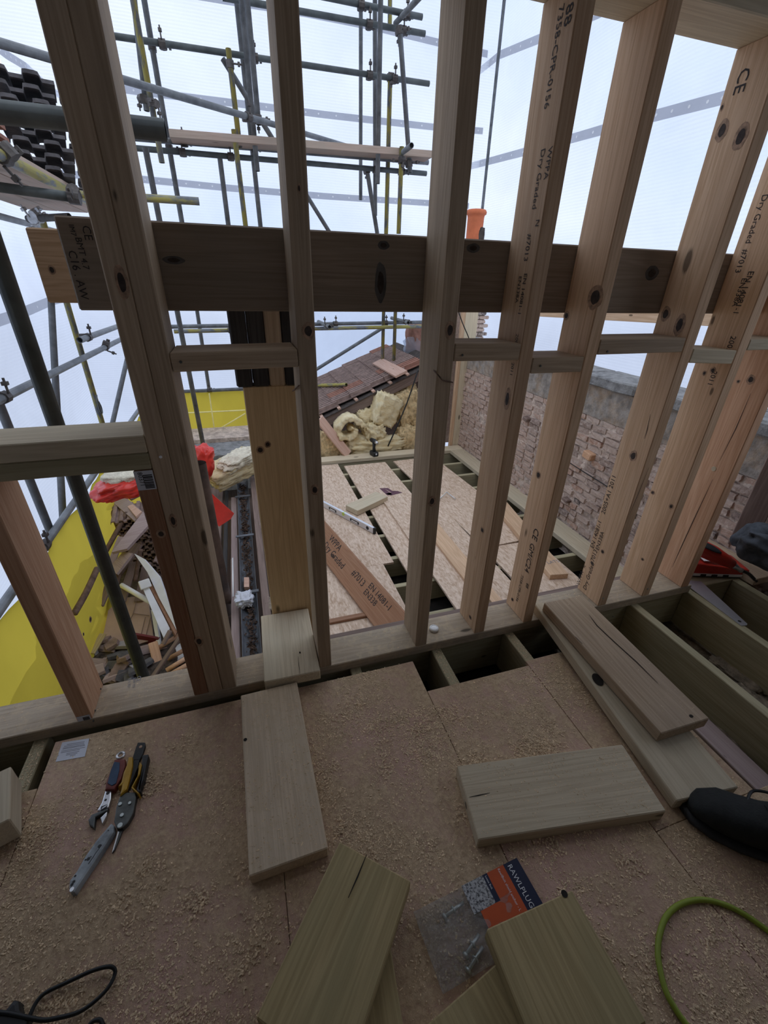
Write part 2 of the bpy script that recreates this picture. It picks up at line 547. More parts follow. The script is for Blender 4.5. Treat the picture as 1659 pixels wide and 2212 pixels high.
M['cardboard'] = plain('brown_cardboard', (0.46, 0.33, 0.265), 0.85, 0, 0.10, 7, 0.2)
M['cardboard_line'] = plain('cardboard_crease', (0.23, 0.16, 0.13), 0.9)
M['maroon'] = plain('maroon_painted_board', (0.15, 0.02, 0.025), 0.5)
M['black_plastic'] = plain('black_plastic', (0.02, 0.021, 0.022), 0.5, 0, 0.3)
M['gutter'] = plain('grey_plastic_gutter', (0.115, 0.125, 0.14), 0.55, 0, 0.3, 8, 0.4, 0, 60, (0.06, 0.05, 0.045), 0.5)
M['soil_pipe'] = plain('rusty_brown_soil_pipe', (0.10, 0.065, 0.05), 0.55, 0.1, 0.5, 7, 0.4, 0.2, 40, (0.04, 0.035, 0.035), 0.6)
M['rust_pipe'] = plain('rusty_iron_pipe', (0.17, 0.11, 0.08), 0.85, 0.1, 0.4, 25, 0.2, 0.5, 60)
M['leaf_litter'] = plain('dead_leaf_litter', (0.09, 0.06, 0.045), 0.95, 0, 0.6, 60, 0.1)
M['terracotta'] = plain('terracotta_clay', (0.58, 0.16, 0.07), 0.75, 0, 0.12, 10, 0.3)
M['steel'] = plain('bright_steel', (0.62, 0.63, 0.64), 0.32, 0.9, 0.1, 20)
M['steel_dark'] = plain('dark_tool_steel', (0.10, 0.105, 0.10), 0.45, 0.7, 0.3, 30)
M['steel_saw'] = plain('brushed_saw_steel', (0.66, 0.68, 0.74), 0.35, 0.75, 0.08, 6)
M['zinc'] = plain('zinc_plated_steel', (0.50, 0.56, 0.55), 0.35, 0.7, 0.15, 30)
M['aluminium'] = plain('brushed_aluminium', (0.74, 0.76, 0.80), 0.35, 0.5, 0.05)
M['dusty_grey'] = plain('chipped_grey_paint', (0.40, 0.44, 0.46), 0.55, 0.2, 0.2, 20, 0.4, 0, 60, (0.05, 0.05, 0.05), 0.55)
M['grip_red'] = plain('dull_red_grip', (0.20, 0.045, 0.035), 0.6, 0, 0.25, 30)
M['grip_blue'] = plain('dull_blue_grip', (0.035, 0.07, 0.13), 0.6, 0, 0.25, 30)
M['grip_yellow'] = plain('mustard_grip', (0.50, 0.28, 0.02), 0.5, 0, 0.15, 30)
M['tool_red'] = plain('red_tool_plastic', (0.52, 0.035, 0.02), 0.35, 0, 0.1, 20, 0.5)
M['cloth_grey'] = plain('charcoal_cloth', (0.085, 0.095, 0.11), 0.95, 0, 0.25, 40, 0.1, 0.3, 200)
M['boot'] = plain('black_boot_leather', (0.012, 0.014, 0.013), 0.7, 0, 0.3, 40, 0.3, 0.2, 120)
M['cable_black'] = plain('black_rubber_cable', (0.010, 0.012, 0.012), 0.5)
M['cable_green'] = plain('green_yellow_cable', (0.24, 0.31, 0.03), 0.5, 0, 0.1)
M['paper'] = plain('white_printed_label', (0.62, 0.64, 0.70), 0.7, 0, 0.04)
M['grey_ink'] = plain('faded_print', (0.22, 0.22, 0.24), 0.8)
M['lead_grey'] = plain('grey_board_face', (0.33, 0.31, 0.30), 0.8, 0, 0.2, 10)
M['red_print'] = plain('orange_red_card', (0.50, 0.085, 0.02), 0.45, 0, 0.06)
M['navy_print'] = plain('navy_card', (0.012, 0.018, 0.05), 0.4, 0, 0.1)
M['white_print'] = plain('white_print', (0.7, 0.72, 0.75), 0.6)
M['purple_print'] = plain('purple_board_print', (0.13, 0.06, 0.08), 0.8)
M['lime_vial'] = plain('lime_vial', (0.55, 0.75, 0.12), 0.3)
def photo_print():
    m, nt, b = _mat('speckled_card_print')
    g = NT(nt)
    n = g.noise(g.coord((1, 1, 1)), 150.0, 4, 0.7)
    g.l(g.ramp(n, [(0.40, (0.05, 0.05, 0.055)), (0.5, (0.36, 0.37, 0.38)), (0.7, (0.6, 0.6, 0.6))]), b.inputs['Base Color'])
    b.inputs['Roughness'].default_value = 0.4
    return m
M['speckle'] = photo_print()
def polybag():
    m, nt, b = _mat('clear_polythene_bag')
    g = NT(nt)
    out = nt.nodes.get('Material Output')
    tr = g.n('ShaderNodeBsdfTransparent')
    tr.inputs['Color'].default_value = (0.86, 0.86, 0.84, 1)
    gl = g.n('ShaderNodeBsdfGlossy', Roughness=0.18)
    df = g.n('ShaderNodeBsdfDiffuse')
    df.inputs['Color'].default_value = (0.5, 0.47, 0.42, 1)
    n = g.noise(g.coord((1, 1, 1)), 40.0, 4, 0.7, 1.0)
    bp = g.n('ShaderNodeBump', Strength=0.9, Distance=0.01)
    g.l(n, bp.inputs['Height'])
    g.l(bp.outputs[0], gl.inputs['Normal'])
    a = g.n('ShaderNodeMixShader', Fac=0.10)
    g.l(tr.outputs[0], a.inputs[1]); g.l(df.outputs[0], a.inputs[2])
    c = g.n('ShaderNodeMixShader', Fac=0.07)
    g.l(a.outputs[0], c.inputs[1]); g.l(gl.outputs[0], c.inputs[2])
    nt.nodes.remove(b)
    g.l(c.outputs[0], out.inputs['Surface'])
    return m
M['polybag'] = polybag()
# ---------------------------------------------------------------- the stud wall
YF, YB = 1.256, 1.408          # front and back of the stud wall
TOPZ = 2.041                   # underside of the top plate
ZF = -0.029                    # top of the plywood floor
ZJ = -0.047                    # top of the joists

def chips(parent, spots, mat, r=0.004, nrm=(0, -1, 0), name='nail_head'):
    """little round heads (nails, screws) on a face"""
    for p in spots:
        bm = bmesh.new()
        bmesh.ops.create_cone(bm, cap_ends=True, segments=8, radius1=r, radius2=r * 0.8, depth=0.004)
        finish(name, bm, mat, frame(Vector(p), (1, 0, 0) if abs(nrm[0]) < 0.9 else (0, 1, 0), nrm), parent)

sill = boxw('sill_plate', (-1.5, YF, -0.047), (2.16, YB, 0.0), M['sill'], 'x')
tag(sill, 'long dusty treated sill plate running along under all the studs', 'sill plate')
topp = boxw('top_plate', (-1.2, YF - 0.002, TOPZ), (2.3, YB + 0.002, TOPZ + 0.05), M['pine_green'], 'x')
tag(topp, 'greenish top plate joining the stud heads at upper right', 'top plate')

def stud(name, x0, x1, z0, z1, mat, label, cat='stud', y0=YF, y1=YB):
    return tag(boxw(name, (x0, y0, z0), (x1, y1, z1), M[mat], 'z'), label, cat, None)

st1 = stud('cripple_stud', -0.712, -0.664, 0, 0.92, 'pine_warm', 'warm pine short stud at far left under the window cill', 'stud')
jack = stud('jack_stud', -0.326, -0.2765, 0, 0.92, 'pine_red', 'dark red-brown jack stud with a barcode label at its top', 'stud')
pA = stud('stud', -0.276, -0.2255, 0, TOPZ, 'pine_grey', 'grey-brown stud nailed beside the red-brown jack stud, left of the double post', 'stud')
pB = stud('stud', -0.225, -0.174, 0, TOPZ, 'pine_grey', 'weathered stud forming the right half of the double post', 'stud')
s2 = stud('stud', 0.150, 0.200, 0, TOPZ, 'pine_grey', 'single greyish stud beside the wide yellow post', 'stud')
s3 = stud('stud', 0.570, 0.622, 0, TOPZ, 'pine_grey', 'middle stud with a dark knot, the white cap at its foot', 'stud')
s4 = stud('stud', 0.856, 0.906, 0, TOPZ, 'pine', 'stud stamped 7358-CPR-0156 reading down its upper half', 'stud')
s5 = stud('stud', 1.112, 1.160, 0, TOPZ, 'pine', 'stud stamped CE and C24 near its foot, beside the sloping board', 'stud')
s7 = stud('stud', 1.540, 1.590, 0, TOPZ, 'pine', 'stud stamped EN 14081-1 reading up from its foot', 'stud')
s8 = stud('stud', 1.816, 1.864, 0, TOPZ, 'pine', 'second stud from the right with two knots low on its face', 'stud')
s9 = stud('stud', 2.082, 2.132, 0, TOPZ, 'pine_warm', 'pinkish cracked stud furthest right beside the red tool', 'stud')

# noggins (short horizontal blocking), flush with the stud fronts
def nog(x0, x1, za, zb, h, mat, label, dy=0.10):
    o = timber('noggin', (x0, YF + dy / 2, za - h / 2), (x1, YF + dy / 2, zb - h / 2), dy, h, M[mat])
    tag(o, label, 'noggin')
    return o
n1 = nog(-0.173, 0.149, 1.227, 1.231, 0.047, 'pine_grey', 'brown noggin between the double post and the greyish stud', 0.15)
n2 = nog(0.623, 0.855, 1.238, 1.235, 0.051, 'pine_grey', 'brown noggin to the right of the middle stud', 0.15)
n3 = nog(0.907, 1.111, 1.191, 1.190, 0.050, 'pine_grey', 'low noggin between the CPR and C24 stamped studs', 0.15)
n4 = nog(1.161, 1.539, 1.244, 1.245, 0.049, 'pine_grey', 'long noggin between the C24 stud and the EN 14081 stud', 0.15)
n5 = nog(1.591, 1.815, 1.207, 1.197, 0.05, 'pine_green', 'pale noggin with a dark smudge at right, lower than its neighbours', 0.15)
n6 = nog(1.865, 2.081, 1.236, 1.236, 0.04, 'pine_green', 'pale noggin at the right edge between the last two studs', 0.15)
for o, x0, x1 in ((n1, -0.15, 0.12), (n2, 0.65, 0.83), (n3, 0.94, 1.08), (n4, 1.2, 1.5)):
    chips(o, [(x0, YF - 0.001, 1.205 if o is not n3 else 1.165)], M['steel_dark'], 0.004)

# window cill at the left: two timbers on top of each other
c1 = boxw('window_cill', (-1.5, YF, 0.970), (-0.2765, YB, 1.019), M['pine_green'], 'x')
tag(c1, 'upper timber of the window cill at left, rough on top', 'cill')
c2 = boxw('window_cill', (-1.5, YF, 0.921), (-0.2765, YB, 0.9695), M['joist'], 'x')
tag(c2, 'lower dark timber of the doubled window cill at left', 'cill')

# the big beams behind the studs
b1 = boxw('purlin_beam', (-0.386, YB + 0.001, 1.315), (2.6, YB + 0.048, 1.521), M['beam'], 'x', bev=0.004)
tag(b1, 'deep brown beam running behind all the studs', 'beam')
b2 = boxw('purlin_beam', (-0.512, 1.600, 1.323), (2.6, 1.647, 1.506), M['pine'], 'x', bev=0.004)
tag(b2, 'second beam behind the first, its pale end showing further left', 'beam')

# wide post and the dark packers on its head
post = boxw('wide_post', (-0.008, 1.588, -0.75), (0.176, 1.66, 1.066), M['pine_yellow'], 'z', bev=0.003)
tag(post, 'wide yellowish timber post standing behind the greyish stud', 'post')
px = [-0.027, 0.030, 0.085, 0.140, 0.195]
for i in range(4):
    m_ = 'pine_grey' if i == 2 else 'black_wood'
    o = boxw('packer', (px[i], 1.580, 1.066), (px[i + 1] - 0.002, 1.70, 1.3225), M[m_], 'z', bev=0.006)
    tag(o, ['blackened packer block at the left end of the row under the beam', 'second blackened packer from the left under the beam',
            'brown packer between the black packers under the beam', 'rightmost blackened packer, mostly behind the greyish stud'][i], 'packer', 'packers on the wide post')
pk = boxw('bearing_shim', (-0.03, 1.58, 1.3226 - 0.012), (0.05, 1.60, 1.3227), M['pine'], 'x', bev=0.001) if False else None

# ---- writing on the timbers
XN = (-1, 0, 0)
def side(x, y, z): return Vector((x, y, z))
def on_left(st, x, y_px, x_px): return P(x_px, y_px, X=x)
# stud 4: reads downwards, letter tops towards the front right
d = (0, 0, -1)
stamp('88', 0.040, P(1225, 12, X=0.856), d, XN, M['ink'], s4)
stamp('7358-CPR-0156', 0.030, P(1209, 14, X=0.856), d, XN, M['ink'], s4, squeeze=1.0)
stamp('WPPA', 0.026, P(1186, 318, X=0.856), d, XN, M['ink'], s4)
stamp('Dry Graded', 0.028, P(1170, 322, X=0.856), d, XN, M['ink'], s4)
stamp('N', 0.024, P(1159, 474, X=0.856), d, XN, M['ink'], s4)
stamp('#7013', 0.028, P(1141, 505, X=0.856), d, XN, M['ink'], s4)
stamp('EN 14081-1', 0.024, P(1133, 590, X=0.856), d, XN, M['ink'], s4)
stamp('EN338A', 0.022, P(1122, 596, X=0.856), d, XN, M['ink'], s4)
stamp('2005+A1 2011', 0.022, P(1116, 720, X=0.856), d, XN, M['ink'], s4)
# stud 5: reads downwards, near the foot
stamp('CE', 0.048, P(1155, 1138, X=1.112), d, XN, M['ink'], s5, label='black CE mark')
stamp('GM/C24', 0.044, P(1147, 1170, X=1.112), d, XN, M['ink'], s5)
stamp('88', 0.026, P(1138, 1258, X=1.112), d, XN, M['ink'], s5)
stamp('7358-CPR-0156', 0.024, P(1127, 1240, X=1.112), d, XN, M['ink'], s5)
# stud 7: reads upwards
u_ = (0, 0, 1)
stamp('WPPA', 0.033, P(1252, 1266, X=1.540), u_, XN, M['ink'], s7)
stamp('Dry Graded', 0.034, P(1266, 1276, X=1.540), u_, XN, M['ink'], s7)
stamp('N', 0.02, P(1264, 1228, X=1.540), u_, XN, M['ink'], s7)
stamp('#7013', 0.034, P(1281, 1222, X=1.540), u_, XN, M['ink'], s7)
stamp('EN 14081-1', 0.032, P(1282, 1186, X=1.540), u_, XN, M['ink'], s7)
stamp('EN338A', 0.030, P(1293, 1190, X=1.540), u_, XN, M['ink'], s7)
stamp('2005+A1 2011', 0.033, P(1306, 1112, X=1.540), u_, XN, M['ink'], s7)
stamp('CE', 0.05, P(1600, 150, X=1.540), d, XN, M['ink'], s7, label='faded black CE mark')
# stud 8: reads downwards from the right edge
stamp('Dry Graded  #7013', 0.030, P(1648, 420, X=1.816), d, XN, M['ink'], s8)
stamp('EN 14081-1', 0.030, P(1618, 585, X=1.816), d, XN, M['ink'], s8)
stamp('EN338A', 0.028, P(1604, 600, X=1.816), d, XN, M['ink'], s8)
stamp('2005', 0.03, P(1580, 725, X=1.816), d, XN, M['ink'], s8)
stamp('2011', 0.03, P(1540, 800, X=1.816), d, XN, M['ink'], s8)
# beam end, left
stamp('CE', 0.026, P(176, 486, Y=YB), (0, 0, -1), (0, -1, 0), M['ink'], b1, label='smudged CE mark')
stamp('IM7', 0.016, P(148, 484, Y=YB), (0, 0, -1), (0, -1, 0), M['ink'], b1)
stamp('BMT 4.7', 0.020, P(162, 512, Y=YB), (0, 0, -1), (0, -1, 0), M['ink'], b1)
stamp('C16 . AW', 0.026, P(146, 540, Y=YB), (0, 0, -1), (0, -1, 0), M['ink'], b1)
# sill
stamp('CE', 0.022, P(296, 1462, z=0), (0.1, -1, 0), (0, 0, 1), M['grey_ink'], sill)
stamp('BSW EN', 0.014, P(288, 1465, z=0), (0.1, -1, 0), (0, 0, 1), M['grey_ink'], sill)
stamp('C16 KD', 0.014, P(278, 1466, z=0), (0.1, -1, 0), (0, 0, 1), M['grey_ink'], sill)

# barcode label on the jack stud head and torn label on the cripple stud foot
def label_card(name, c, w, h, along, nrm, parent, code=None):
    Mx = frame(Vector(c) + Vector(nrm) * 0.0008, along, nrm)
    bm = bmesh.new()
    bm_box(bm, w, h, 0.001)
    card = finish(name, bm, M['paper'], Mx, parent)
    bm = bmesh.new()
    x = -h * 0.42
    rnd = random.Random(3)
    while x < h * 0.30:
        t = rnd.choice((0.0012, 0.002, 0.003))
        bm_box(bm, w * 0.5, t, 0.0006, c=(w * 0.18, x, 0.0008))
        x += t + rnd.choice((0.001, 0.0018))
    finish('barcode_bars', bm, M['ink'], Mx, card)
    if code:
        me = text_mesh(code, h * 0.30)
        me.materials.append(M['ink'])
        share('label_digits', me, Mx @ Matrix.Translation((-w * 0.30, h * 0.45, 0.0012)) @ Matrix.Rotation(-math.pi / 2, 4, 'Z'), card)
    return card
pc = P(308, 1035, Y=YF)
label_card('barcode_label', (-0.301, YF, 0.890), 0.048, 0.058, (1, 0, 0), (0, -1, 0), jack, '80371')
label_card('barcode_label', (-0.688, YF, 0.014), 0.040, 0.024, (1, 0, 0), (0, -1, 0), st1)
# screws and nails
chips(pA, [(P(347, 987, Y=YF))], M['white_plastic'], 0.005)
chips(s7, [P(1303, 1292, Y=YF)], M['steel'], 0.005)
chips(s8, [P(1399, 1272, Y=YF)], M['steel'], 0.005)
chips(s9, [P(1542, 1013, X=2.082), ], M['pine_green'], 0.014, (-1, 0, 0), 'wood_knot')
chips(st1, [P(205, 1535, X=-0.664), P(202, 1557, X=-0.664), P(217, 1488, X=-0.664)], M['steel_dark'], 0.004, (1, 0, 0))

# ---------------------------------------------------------------- interior floor: joists and plywood sheets
floor = empty('floor', (0, 0, ZJ), 'loft floor of pink plywood sheets on joists, strewn with sawdust', 'floor', None, 'structure')
def sheet(x0, x1, y0, y1, ob=True, z=ZF):
    return boxw('plywood_sheet', (x0, y0, ZJ), (x1, y1, z), M['ply'], 'y', bev=0.0015, parent=floor)
sheet(-0.776, -0.062, -1.2, 1.218)
sheet(-1.6, -0.778, -1.2, 1.058)
sheet(-0.0605, 0.541, -1.2, 1.210)
sheet(0.543, 1.008, -1.2, 1.050)
sheet(1.010, 1.418, 0.395, 1.075)
sheet(1.010, 2.62, -1.2, 0.3935)
jx = [-1.19, -0.837, -0.07, 0.30, 0.672, 1.045, 1.41, 1.790, 2.172, 2.53]
JOISTS = []
for i, x in enumerate(jx):
    o = boxw('joist', (x - 0.0225, -1.2, -0.268), (x + 0.0225, YF + 0.02, ZJ - 0.0005), M['joist'], 'y', parent=floor)
    JOISTS.append(o)
boxw('rim_joist', (-1.6, YF + 0.021, -0.268), (2.66, YB - 0.02, ZJ - 0.0005), M['joist'], 'x', parent=floor)
boxw('void_lining', (-1.6, -1.2, -0.40), (1.39, 1.5, -0.30), M['dark_void'], 'x', parent=floor)  # left part coloured black for the deep shade between the joists
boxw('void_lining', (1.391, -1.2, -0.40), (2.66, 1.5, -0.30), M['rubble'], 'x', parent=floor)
chips(JOISTS[7], [P(1325, 1332, Y=1.27), P(1320, 1346, Y=1.27)], M['steel'], 0.004)

# ---------------------------------------------------------------- the room behind the camera
ceil_ = boxw('ceiling', (-2.6, -2.6, TOPZ + 0.051), (2.72, YB, TOPZ + 0.16), M['roof_lining'], 'y', bev=0)
tag(ceil_, 'dark roof lining above the loft', 'ceiling', None, 'structure')
wb = boxw('wall_back', (-2.6, -2.75, -0.4), (3.1, -2.61, 2.3), M['roof_lining'], 'x', bev=0)
tag(wb, 'dark end wall of the loft behind the viewer', 'wall', None, 'structure')
wl = boxw('wall_left', (-2.72, -2.6, -0.4), (-2.61, 1.2, 2.3), M['roof_lining'], 'y', bev=0)
tag(wl, 'dark side wall of the loft on the left', 'wall', None, 'structure')

block_r = boxw('wall_right', (2.74, -2.6, 0.80), (2.86, -0.40, TOPZ + 0.16), M['roof_lining'], 'y', bev=0)  # added out of view to cut the fill light from the right
tag(block_r, 'added unseen panel blocking side light above the coping, behind the viewer on the right', 'wall', None, 'structure')
block_l = boxw('light_block', (-2.6, YF, -0.4), (-1.55, YB, TOPZ + 0.05), M['roof_lining'], 'x', bev=0)  # added out of view to keep light from entering past the window
tag(block_l, 'added unseen panel blocking light beyond the left end of the stud wall', 'wall', None, 'structure')

# ---------------------------------------------------------------- lower roof deck beyond the studs
ZP, ZD, ZO = -0.57, -0.620, -0.600      # plate top, deck joist top, OSB top
deck = empty('floor', (1.3, 3.5, ZD), 'lower deck of joists beyond the stud wall, half covered with boards', 'deck', None, 'structure')
for y in (2.07, 2.43, 2.79, 3.15, 3.51, 3.87, 4.23, 4.59):
    boxw('deck_joist', (0.02, y - 0.022, -0.80), (2.70, y + 0.022, ZD - 0.0005), M['joist'], 'x', parent=deck)
boxw('deck_rim', (0.02, 1.70, -0.80), (2.70, 1.745, ZD - 0.0005), M['joist'], 'x', parent=deck)
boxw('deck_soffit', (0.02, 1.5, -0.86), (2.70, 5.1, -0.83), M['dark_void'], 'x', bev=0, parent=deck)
boxw('house_wall_face', (0.0, 1.43, -1.6), (2.7, 1.49, -0.06), M['old_wood'], 'x', bev=0, parent=deck)

pl1 = boxw('wall_plate', (2.515, 1.75, ZP - 0.047), (2.715, 4.92, ZP), M['pine_green'], 'y')
tag(pl1, 'pale treated plate lying along the foot of the brick wall', 'plate')
pl2 = boxw('wall_plate', (0.02, 4.921, ZP - 0.047), (2.715, 5.085, ZP), M['pine_green'], 'x')
tag(pl2, 'treated plate across the far end of the deck, a drill standing on it', 'plate')
pl2b = boxw('far_joist', (0.02, 4.93, -0.80), (2.715, 4.975, ZP - 0.0475), M['joist'], 'x', parent=deck)
fp = boxw('corner_post', (2.63, 5.10, ZP - 0.05), (2.80, 5.145, 1.45), M['pine_green'], 'z')
tag(fp, 'tall treated post standing against the far end of the brick wall', 'post')
fe = boxw('post_edge_batten', (2.585, 5.098, ZP - 0.05), (2.628, 5.145, 1.45), M['pine'], 'z', parent=fp)
fe['label'] = 'pale edge batten'

def osb_board(x0, x1, y0, y1, z, label, rot=0.0, t=0.018):
    bm = bmesh.new()
    bm_box(bm, y1 - y0, x1 - x0, t, bev=0.001)
    Mx = Matrix.Translation(((x0 + x1) / 2, (y0 + y1) / 2, z - t / 2)) @ Matrix.Rotation(math.pi / 2 + rot, 4, 'Z')
    return tag(finish('osb_board', bm, M['osb'], Mx), label, 'board')
osb_board(0.36, 0.975, 2.70, 4.88, ZO, 'leftmost far OSB board, a spirit level lying across it')
osb_board(0.32, 0.885, 1.80, 2.698, ZO, 'short OSB board at left under the stamped plank, ending at the sill')
osb_board(1.035, 1.565, 2.45, 4.80, ZO, 'OSB board with a dark purple printed mark')
osb_board(1.205, 1.745, 1.80, 3.77, ZO + 0.0185, 'OSB board with the pine plank lying along it')
osb_board(1.73, 2.29, 2.71, 4.82, ZO, 'OSB board beside the open joists by the brick wall, a wire bracket on it', rot=R(3.2))
osb_board(1.79, 2.30, 1.80, 2.69, ZO, 'short OSB board nearest the right, under the thick pine offcut')
pp = timber('plank', (1.47, 1.8, ZO + 0.0305), (1.475, 3.45, ZO + 0.0305), 0.15, 0.024, M['pine'])
tag(pp, 'narrow pine plank lying on the middle OSB board', 'plank')
pp2 = timber('plank', (2.13, 2.14, ZO + 0.024), (2.33, 3.35, ZO + 0.024), 0.15, 0.047, M['pine'])
tag(pp2, 'thick pine offcut lying on the deck, pencilled at its end', 'plank')
stamp('3 LATS', 0.05, (2.09, 2.28, ZO + 0.0475), (1, 0.0, 0), (0, 0, 1), M['grey_ink'], pp2)
sp = board4('plank', P(704, 1095, z=ZO + 0.03), P(760, 1110, z=ZO + 0.03) if False else P(766, 1180, z=ZO + 0.03), P(872, 1335, z=ZO + 0.03), P(813, 1357, z=ZO + 0.03), 0.03, M['pine_warm']) if False else None
# leaning plank: left edge on the deck, right edge raised
pl_a, pl_b = Vector((0.41, 3.04, ZO + 0.002)), Vector((0.69, 1.74, ZO + 0.002))
al = (pl_b - pl_a).normalized()
_w = Vector((0.148, 0.032, 0.15))
_w = (_w - al * _w.dot(al))
sp_c = [pl_a + al * -0.55, pl_b]
nz = al.cross(_w).normalized()
if nz.z < 0: nz = -nz
sp = board4('stamped_plank', sp_c[0] + nz * 0.03, sp_c[0] + _w + nz * 0.03, sp_c[1] + _w + nz * 0.03, sp_c[1] + nz * 0.03, 0.03, M['pine_red'])
tag(sp, 'red-brown plank printed WPPA Dry Graded tilted on the deck towards the sill', 'plank')
del sp['len'], sp['wid']
wv = _w.normalized()
def sp_at(t, s): return sp_c[0] + nz * 0.03 + al * t + wv * (_w.length - s)
stamp('WPPA', 0.075, sp_at(0.62, 0.075), al, nz, M['ink'], sp)
stamp('Dry Graded', 0.075, sp_at(0.62, 0.145), al, nz, M['ink'], sp)
stamp('#7013', 0.07, sp_at(1.10, 0.11), al, nz, M['ink'], sp)
stamp('EN 14081-1', 0.06, sp_at(1.32, 0.075), al, nz, M['ink'], sp)
stamp('EN338', 0.06, sp_at(1.32, 0.13), al, nz, M['ink'], sp)
rs = boxw('red_batten', (0.34, 2.13, ZO), (0.62, 2.17, ZO + 0.02), M['pine_red'], 'x')
tag(rs, 'thin red-brown batten lying on the short left OSB board', 'batten')
gb = board4('offcut', P(747, 1088, z=ZO + 0.06), P(772, 1106, z=ZO + 0.06), P(838, 1070, z=ZO + 0.06), P(812, 1064, z=ZO + 0.06), 0.055, M['pine_green'])
tag(gb, 'pale treated offcut lying beside the spirit level', 'offcut')

# ---- big knots and stains seen on the timbers
def knot(parent, p, nrm, along, rx, ry, ring=1.5, seed=0, core=(0.02, 0.016, 0.014), shade='knot_brown'):
    rnd = random.Random(seed)
    for k, (f, mat) in enumerate(((1.0 + (ring - 1) * 0.55, shade), (0.72, 'knot_dark'))):
        bm = bmesh.new()
        vs = []
        for i in range(18):
            a = 2 * math.pi * i / 18
            q = f * (1 + 0.16 * mnoise.noise(Vector((math.cos(a) * 1.5, math.sin(a) * 1.5, seed))))
            st_ = 1.0
            vs.append(bm.verts.new((rx * q * st_ * math.cos(a), ry * q * math.sin(a), 0)))
        bm.faces.new(vs)
        finish('wood_knot' if k else 'knot_ring', bm, M[mat], frame(Vector(p) + Vector(nrm).normalized() * (0.0006 + 0.0005 * k), along, nrm), parent)
M['knot_brown'] = plain('knot_brown', (0.36, 0.235, 0.155), 0.8, 0, 0.45, 70)
M['knot_dark'] = plain('knot_dark', (0.045, 0.032, 0.026), 0.8, 0, 0.5, 60)
M['stain_grey'] = plain('damp_grey_stain', (0.10, 0.095, 0.09), 0.85, 0, 0.4, 18)
ZV, FN = (0, 0, 1), (0, -1, 0)
def kf(st, px, rx, ry, **k): knot(st, P(*px, Y=YF), FN, ZV, rx, ry, seed=px[0], **k)
def kl(st, X_, px, rx, ry, **k): knot(st, P(*px, X=X_), XN, ZV, rx, ry, seed=px[0], **k)
kf(s2, (666, 715), 0.018, 0.013); kf(s2, (680, 1058), 0.015, 0.011); kf(s2, (646, 407), 0.008, 0.003)
kf(s3, (972, 713), 0.020, 0.012); kf(s3, (933, 1083), 0.017, 0.012)
kl(s4, 0.856, (1096, 862), 0.030, 0.014); kl(s4, 0.856, (1042, 1145), 0.012, 0.012, ring=1.3); kl(s4, 0.856, (1016, 1333), 0.010, 0.012, ring=1.3)
kl(s5, 1.112, (1286, 642), 0.030, 0.026); kl(s5, 1.112, (1224, 682), 0.012, 0.012); kl(s5, 1.112, (1163, 1026), 0.014, 0.014, ring=1.2); kl(s5, 1.112, (1107, 1295), 0.009, 0.010, ring=1.2)
kl(s7, 1.540, (1560, 282), 0.022, 0.016); kl(s7, 1.540, (1600, 296), 0.026, 0.018); kl(s7, 1.540, (1368, 985), 0.020, 0.016, ring=1.3); kl(s7, 1.540, (1302, 1192), 0.010, 0.010, ring=1.3)
kl(s7, 1.540, (1438, 678), 0.02, 0.016); kl(s7, 1.540, (1468, 702), 0.03, 0.016)
kl(s8, 1.816, (1410, 1064), 0.008, 0.010); kl(s8, 1.816, (1450, 1094), 0.010, 0.010); kl(s8, 1.816, (1388, 1208), 0.007, 0.008); kl(s8, 1.816, (1522, 806), 0.008, 0.008); kl(s8, 1.816, (1540, 800), 0.01, 0.01)
kl(s9, 2.082, (1622, 820), 0.016, 0.014); kl(s9, 2.082, (1595, 824), 0.007, 0.007)
kf(pA, (263, 610), 0.028, 0.011); kf(pB, (430, 1385), 0.018, 0.011); kf(pA, (374, 1125), 0.02, 0.008); kf(jack, (348, 1153), 0.012, 0.010)
knot(post, P(578, 960, Y=1.588), FN, (1, 0, 0), 0.010, 0.012, seed=4, ring=1.3); knot(post, P(562, 972, Y=1.588), FN, (1, 0, 0), 0.013, 0.013, seed=5, ring=1.3)
knot(st1, P(195, 1338, X=-0.664), (1, 0, 0), ZV, 0.010, 0.010, seed=6, ring=1.4); knot(st1, P(180, 1370, X=-0.664), (1, 0, 0), ZV, 0.006, 0.006, seed=7, ring=1.3)
def kb(px, rx, rz, seed, shade='stain_grey'): knot(b1, P(*px, Y=YB + 0.001), FN, (1, 0, 0), rx, rz, seed=seed, ring=1.6, shade=shade)
kb((822, 610), 0.014, 0.040, 21); kb((828, 530), 0.014, 0.008, 22); kb((1022, 536), 0.018, 0.009, 23); kb((1408, 590), 0.022, 0.018, 24); kb((375, 562), 0.02, 0.007, 25)
knot(b2, P(112, 583, Y=1.600), FN, (1, 0, 0), 0.008, 0.010, seed=8, ring=1.3)
kl(s7, 1.540, (1560, 232), 0.008, 0.005, ring=1.3)
crack_pts = [(1512, 940), (1480, 1080), (1440, 1180)]
def vcrack(st, X_, pts, w=0.0016):
    bm = bmesh.new(); prev = None
    for i, (x, y) in enumerate(pts):
        p = P(x, y, X=X_) + Vector((-0.0012, 0, 0))
        k = 0.3 if i in (0, len(pts) - 1) else 1
        cur = (bm.verts.new(p + Vector((0, w * k, 0))), bm.verts.new(p - Vector((0, w * k, 0))))
        if prev: bm.faces.new((prev[0], prev[1], cur[1], cur[0]))
        prev = cur
    finish('split_crack', bm, M['knot_dark'], None, st)
vcrack(s9, 2.082, [(1622, 850), (1590, 925), (1555, 995)])
vcrack(s9, 2.082, [(1540, 1035), (1500, 1120), (1470, 1185), (1452, 1225)])
vcrack(s7, 1.540, [(1402, 1010), (1380, 1065), (1352, 1130)], 0.0012)
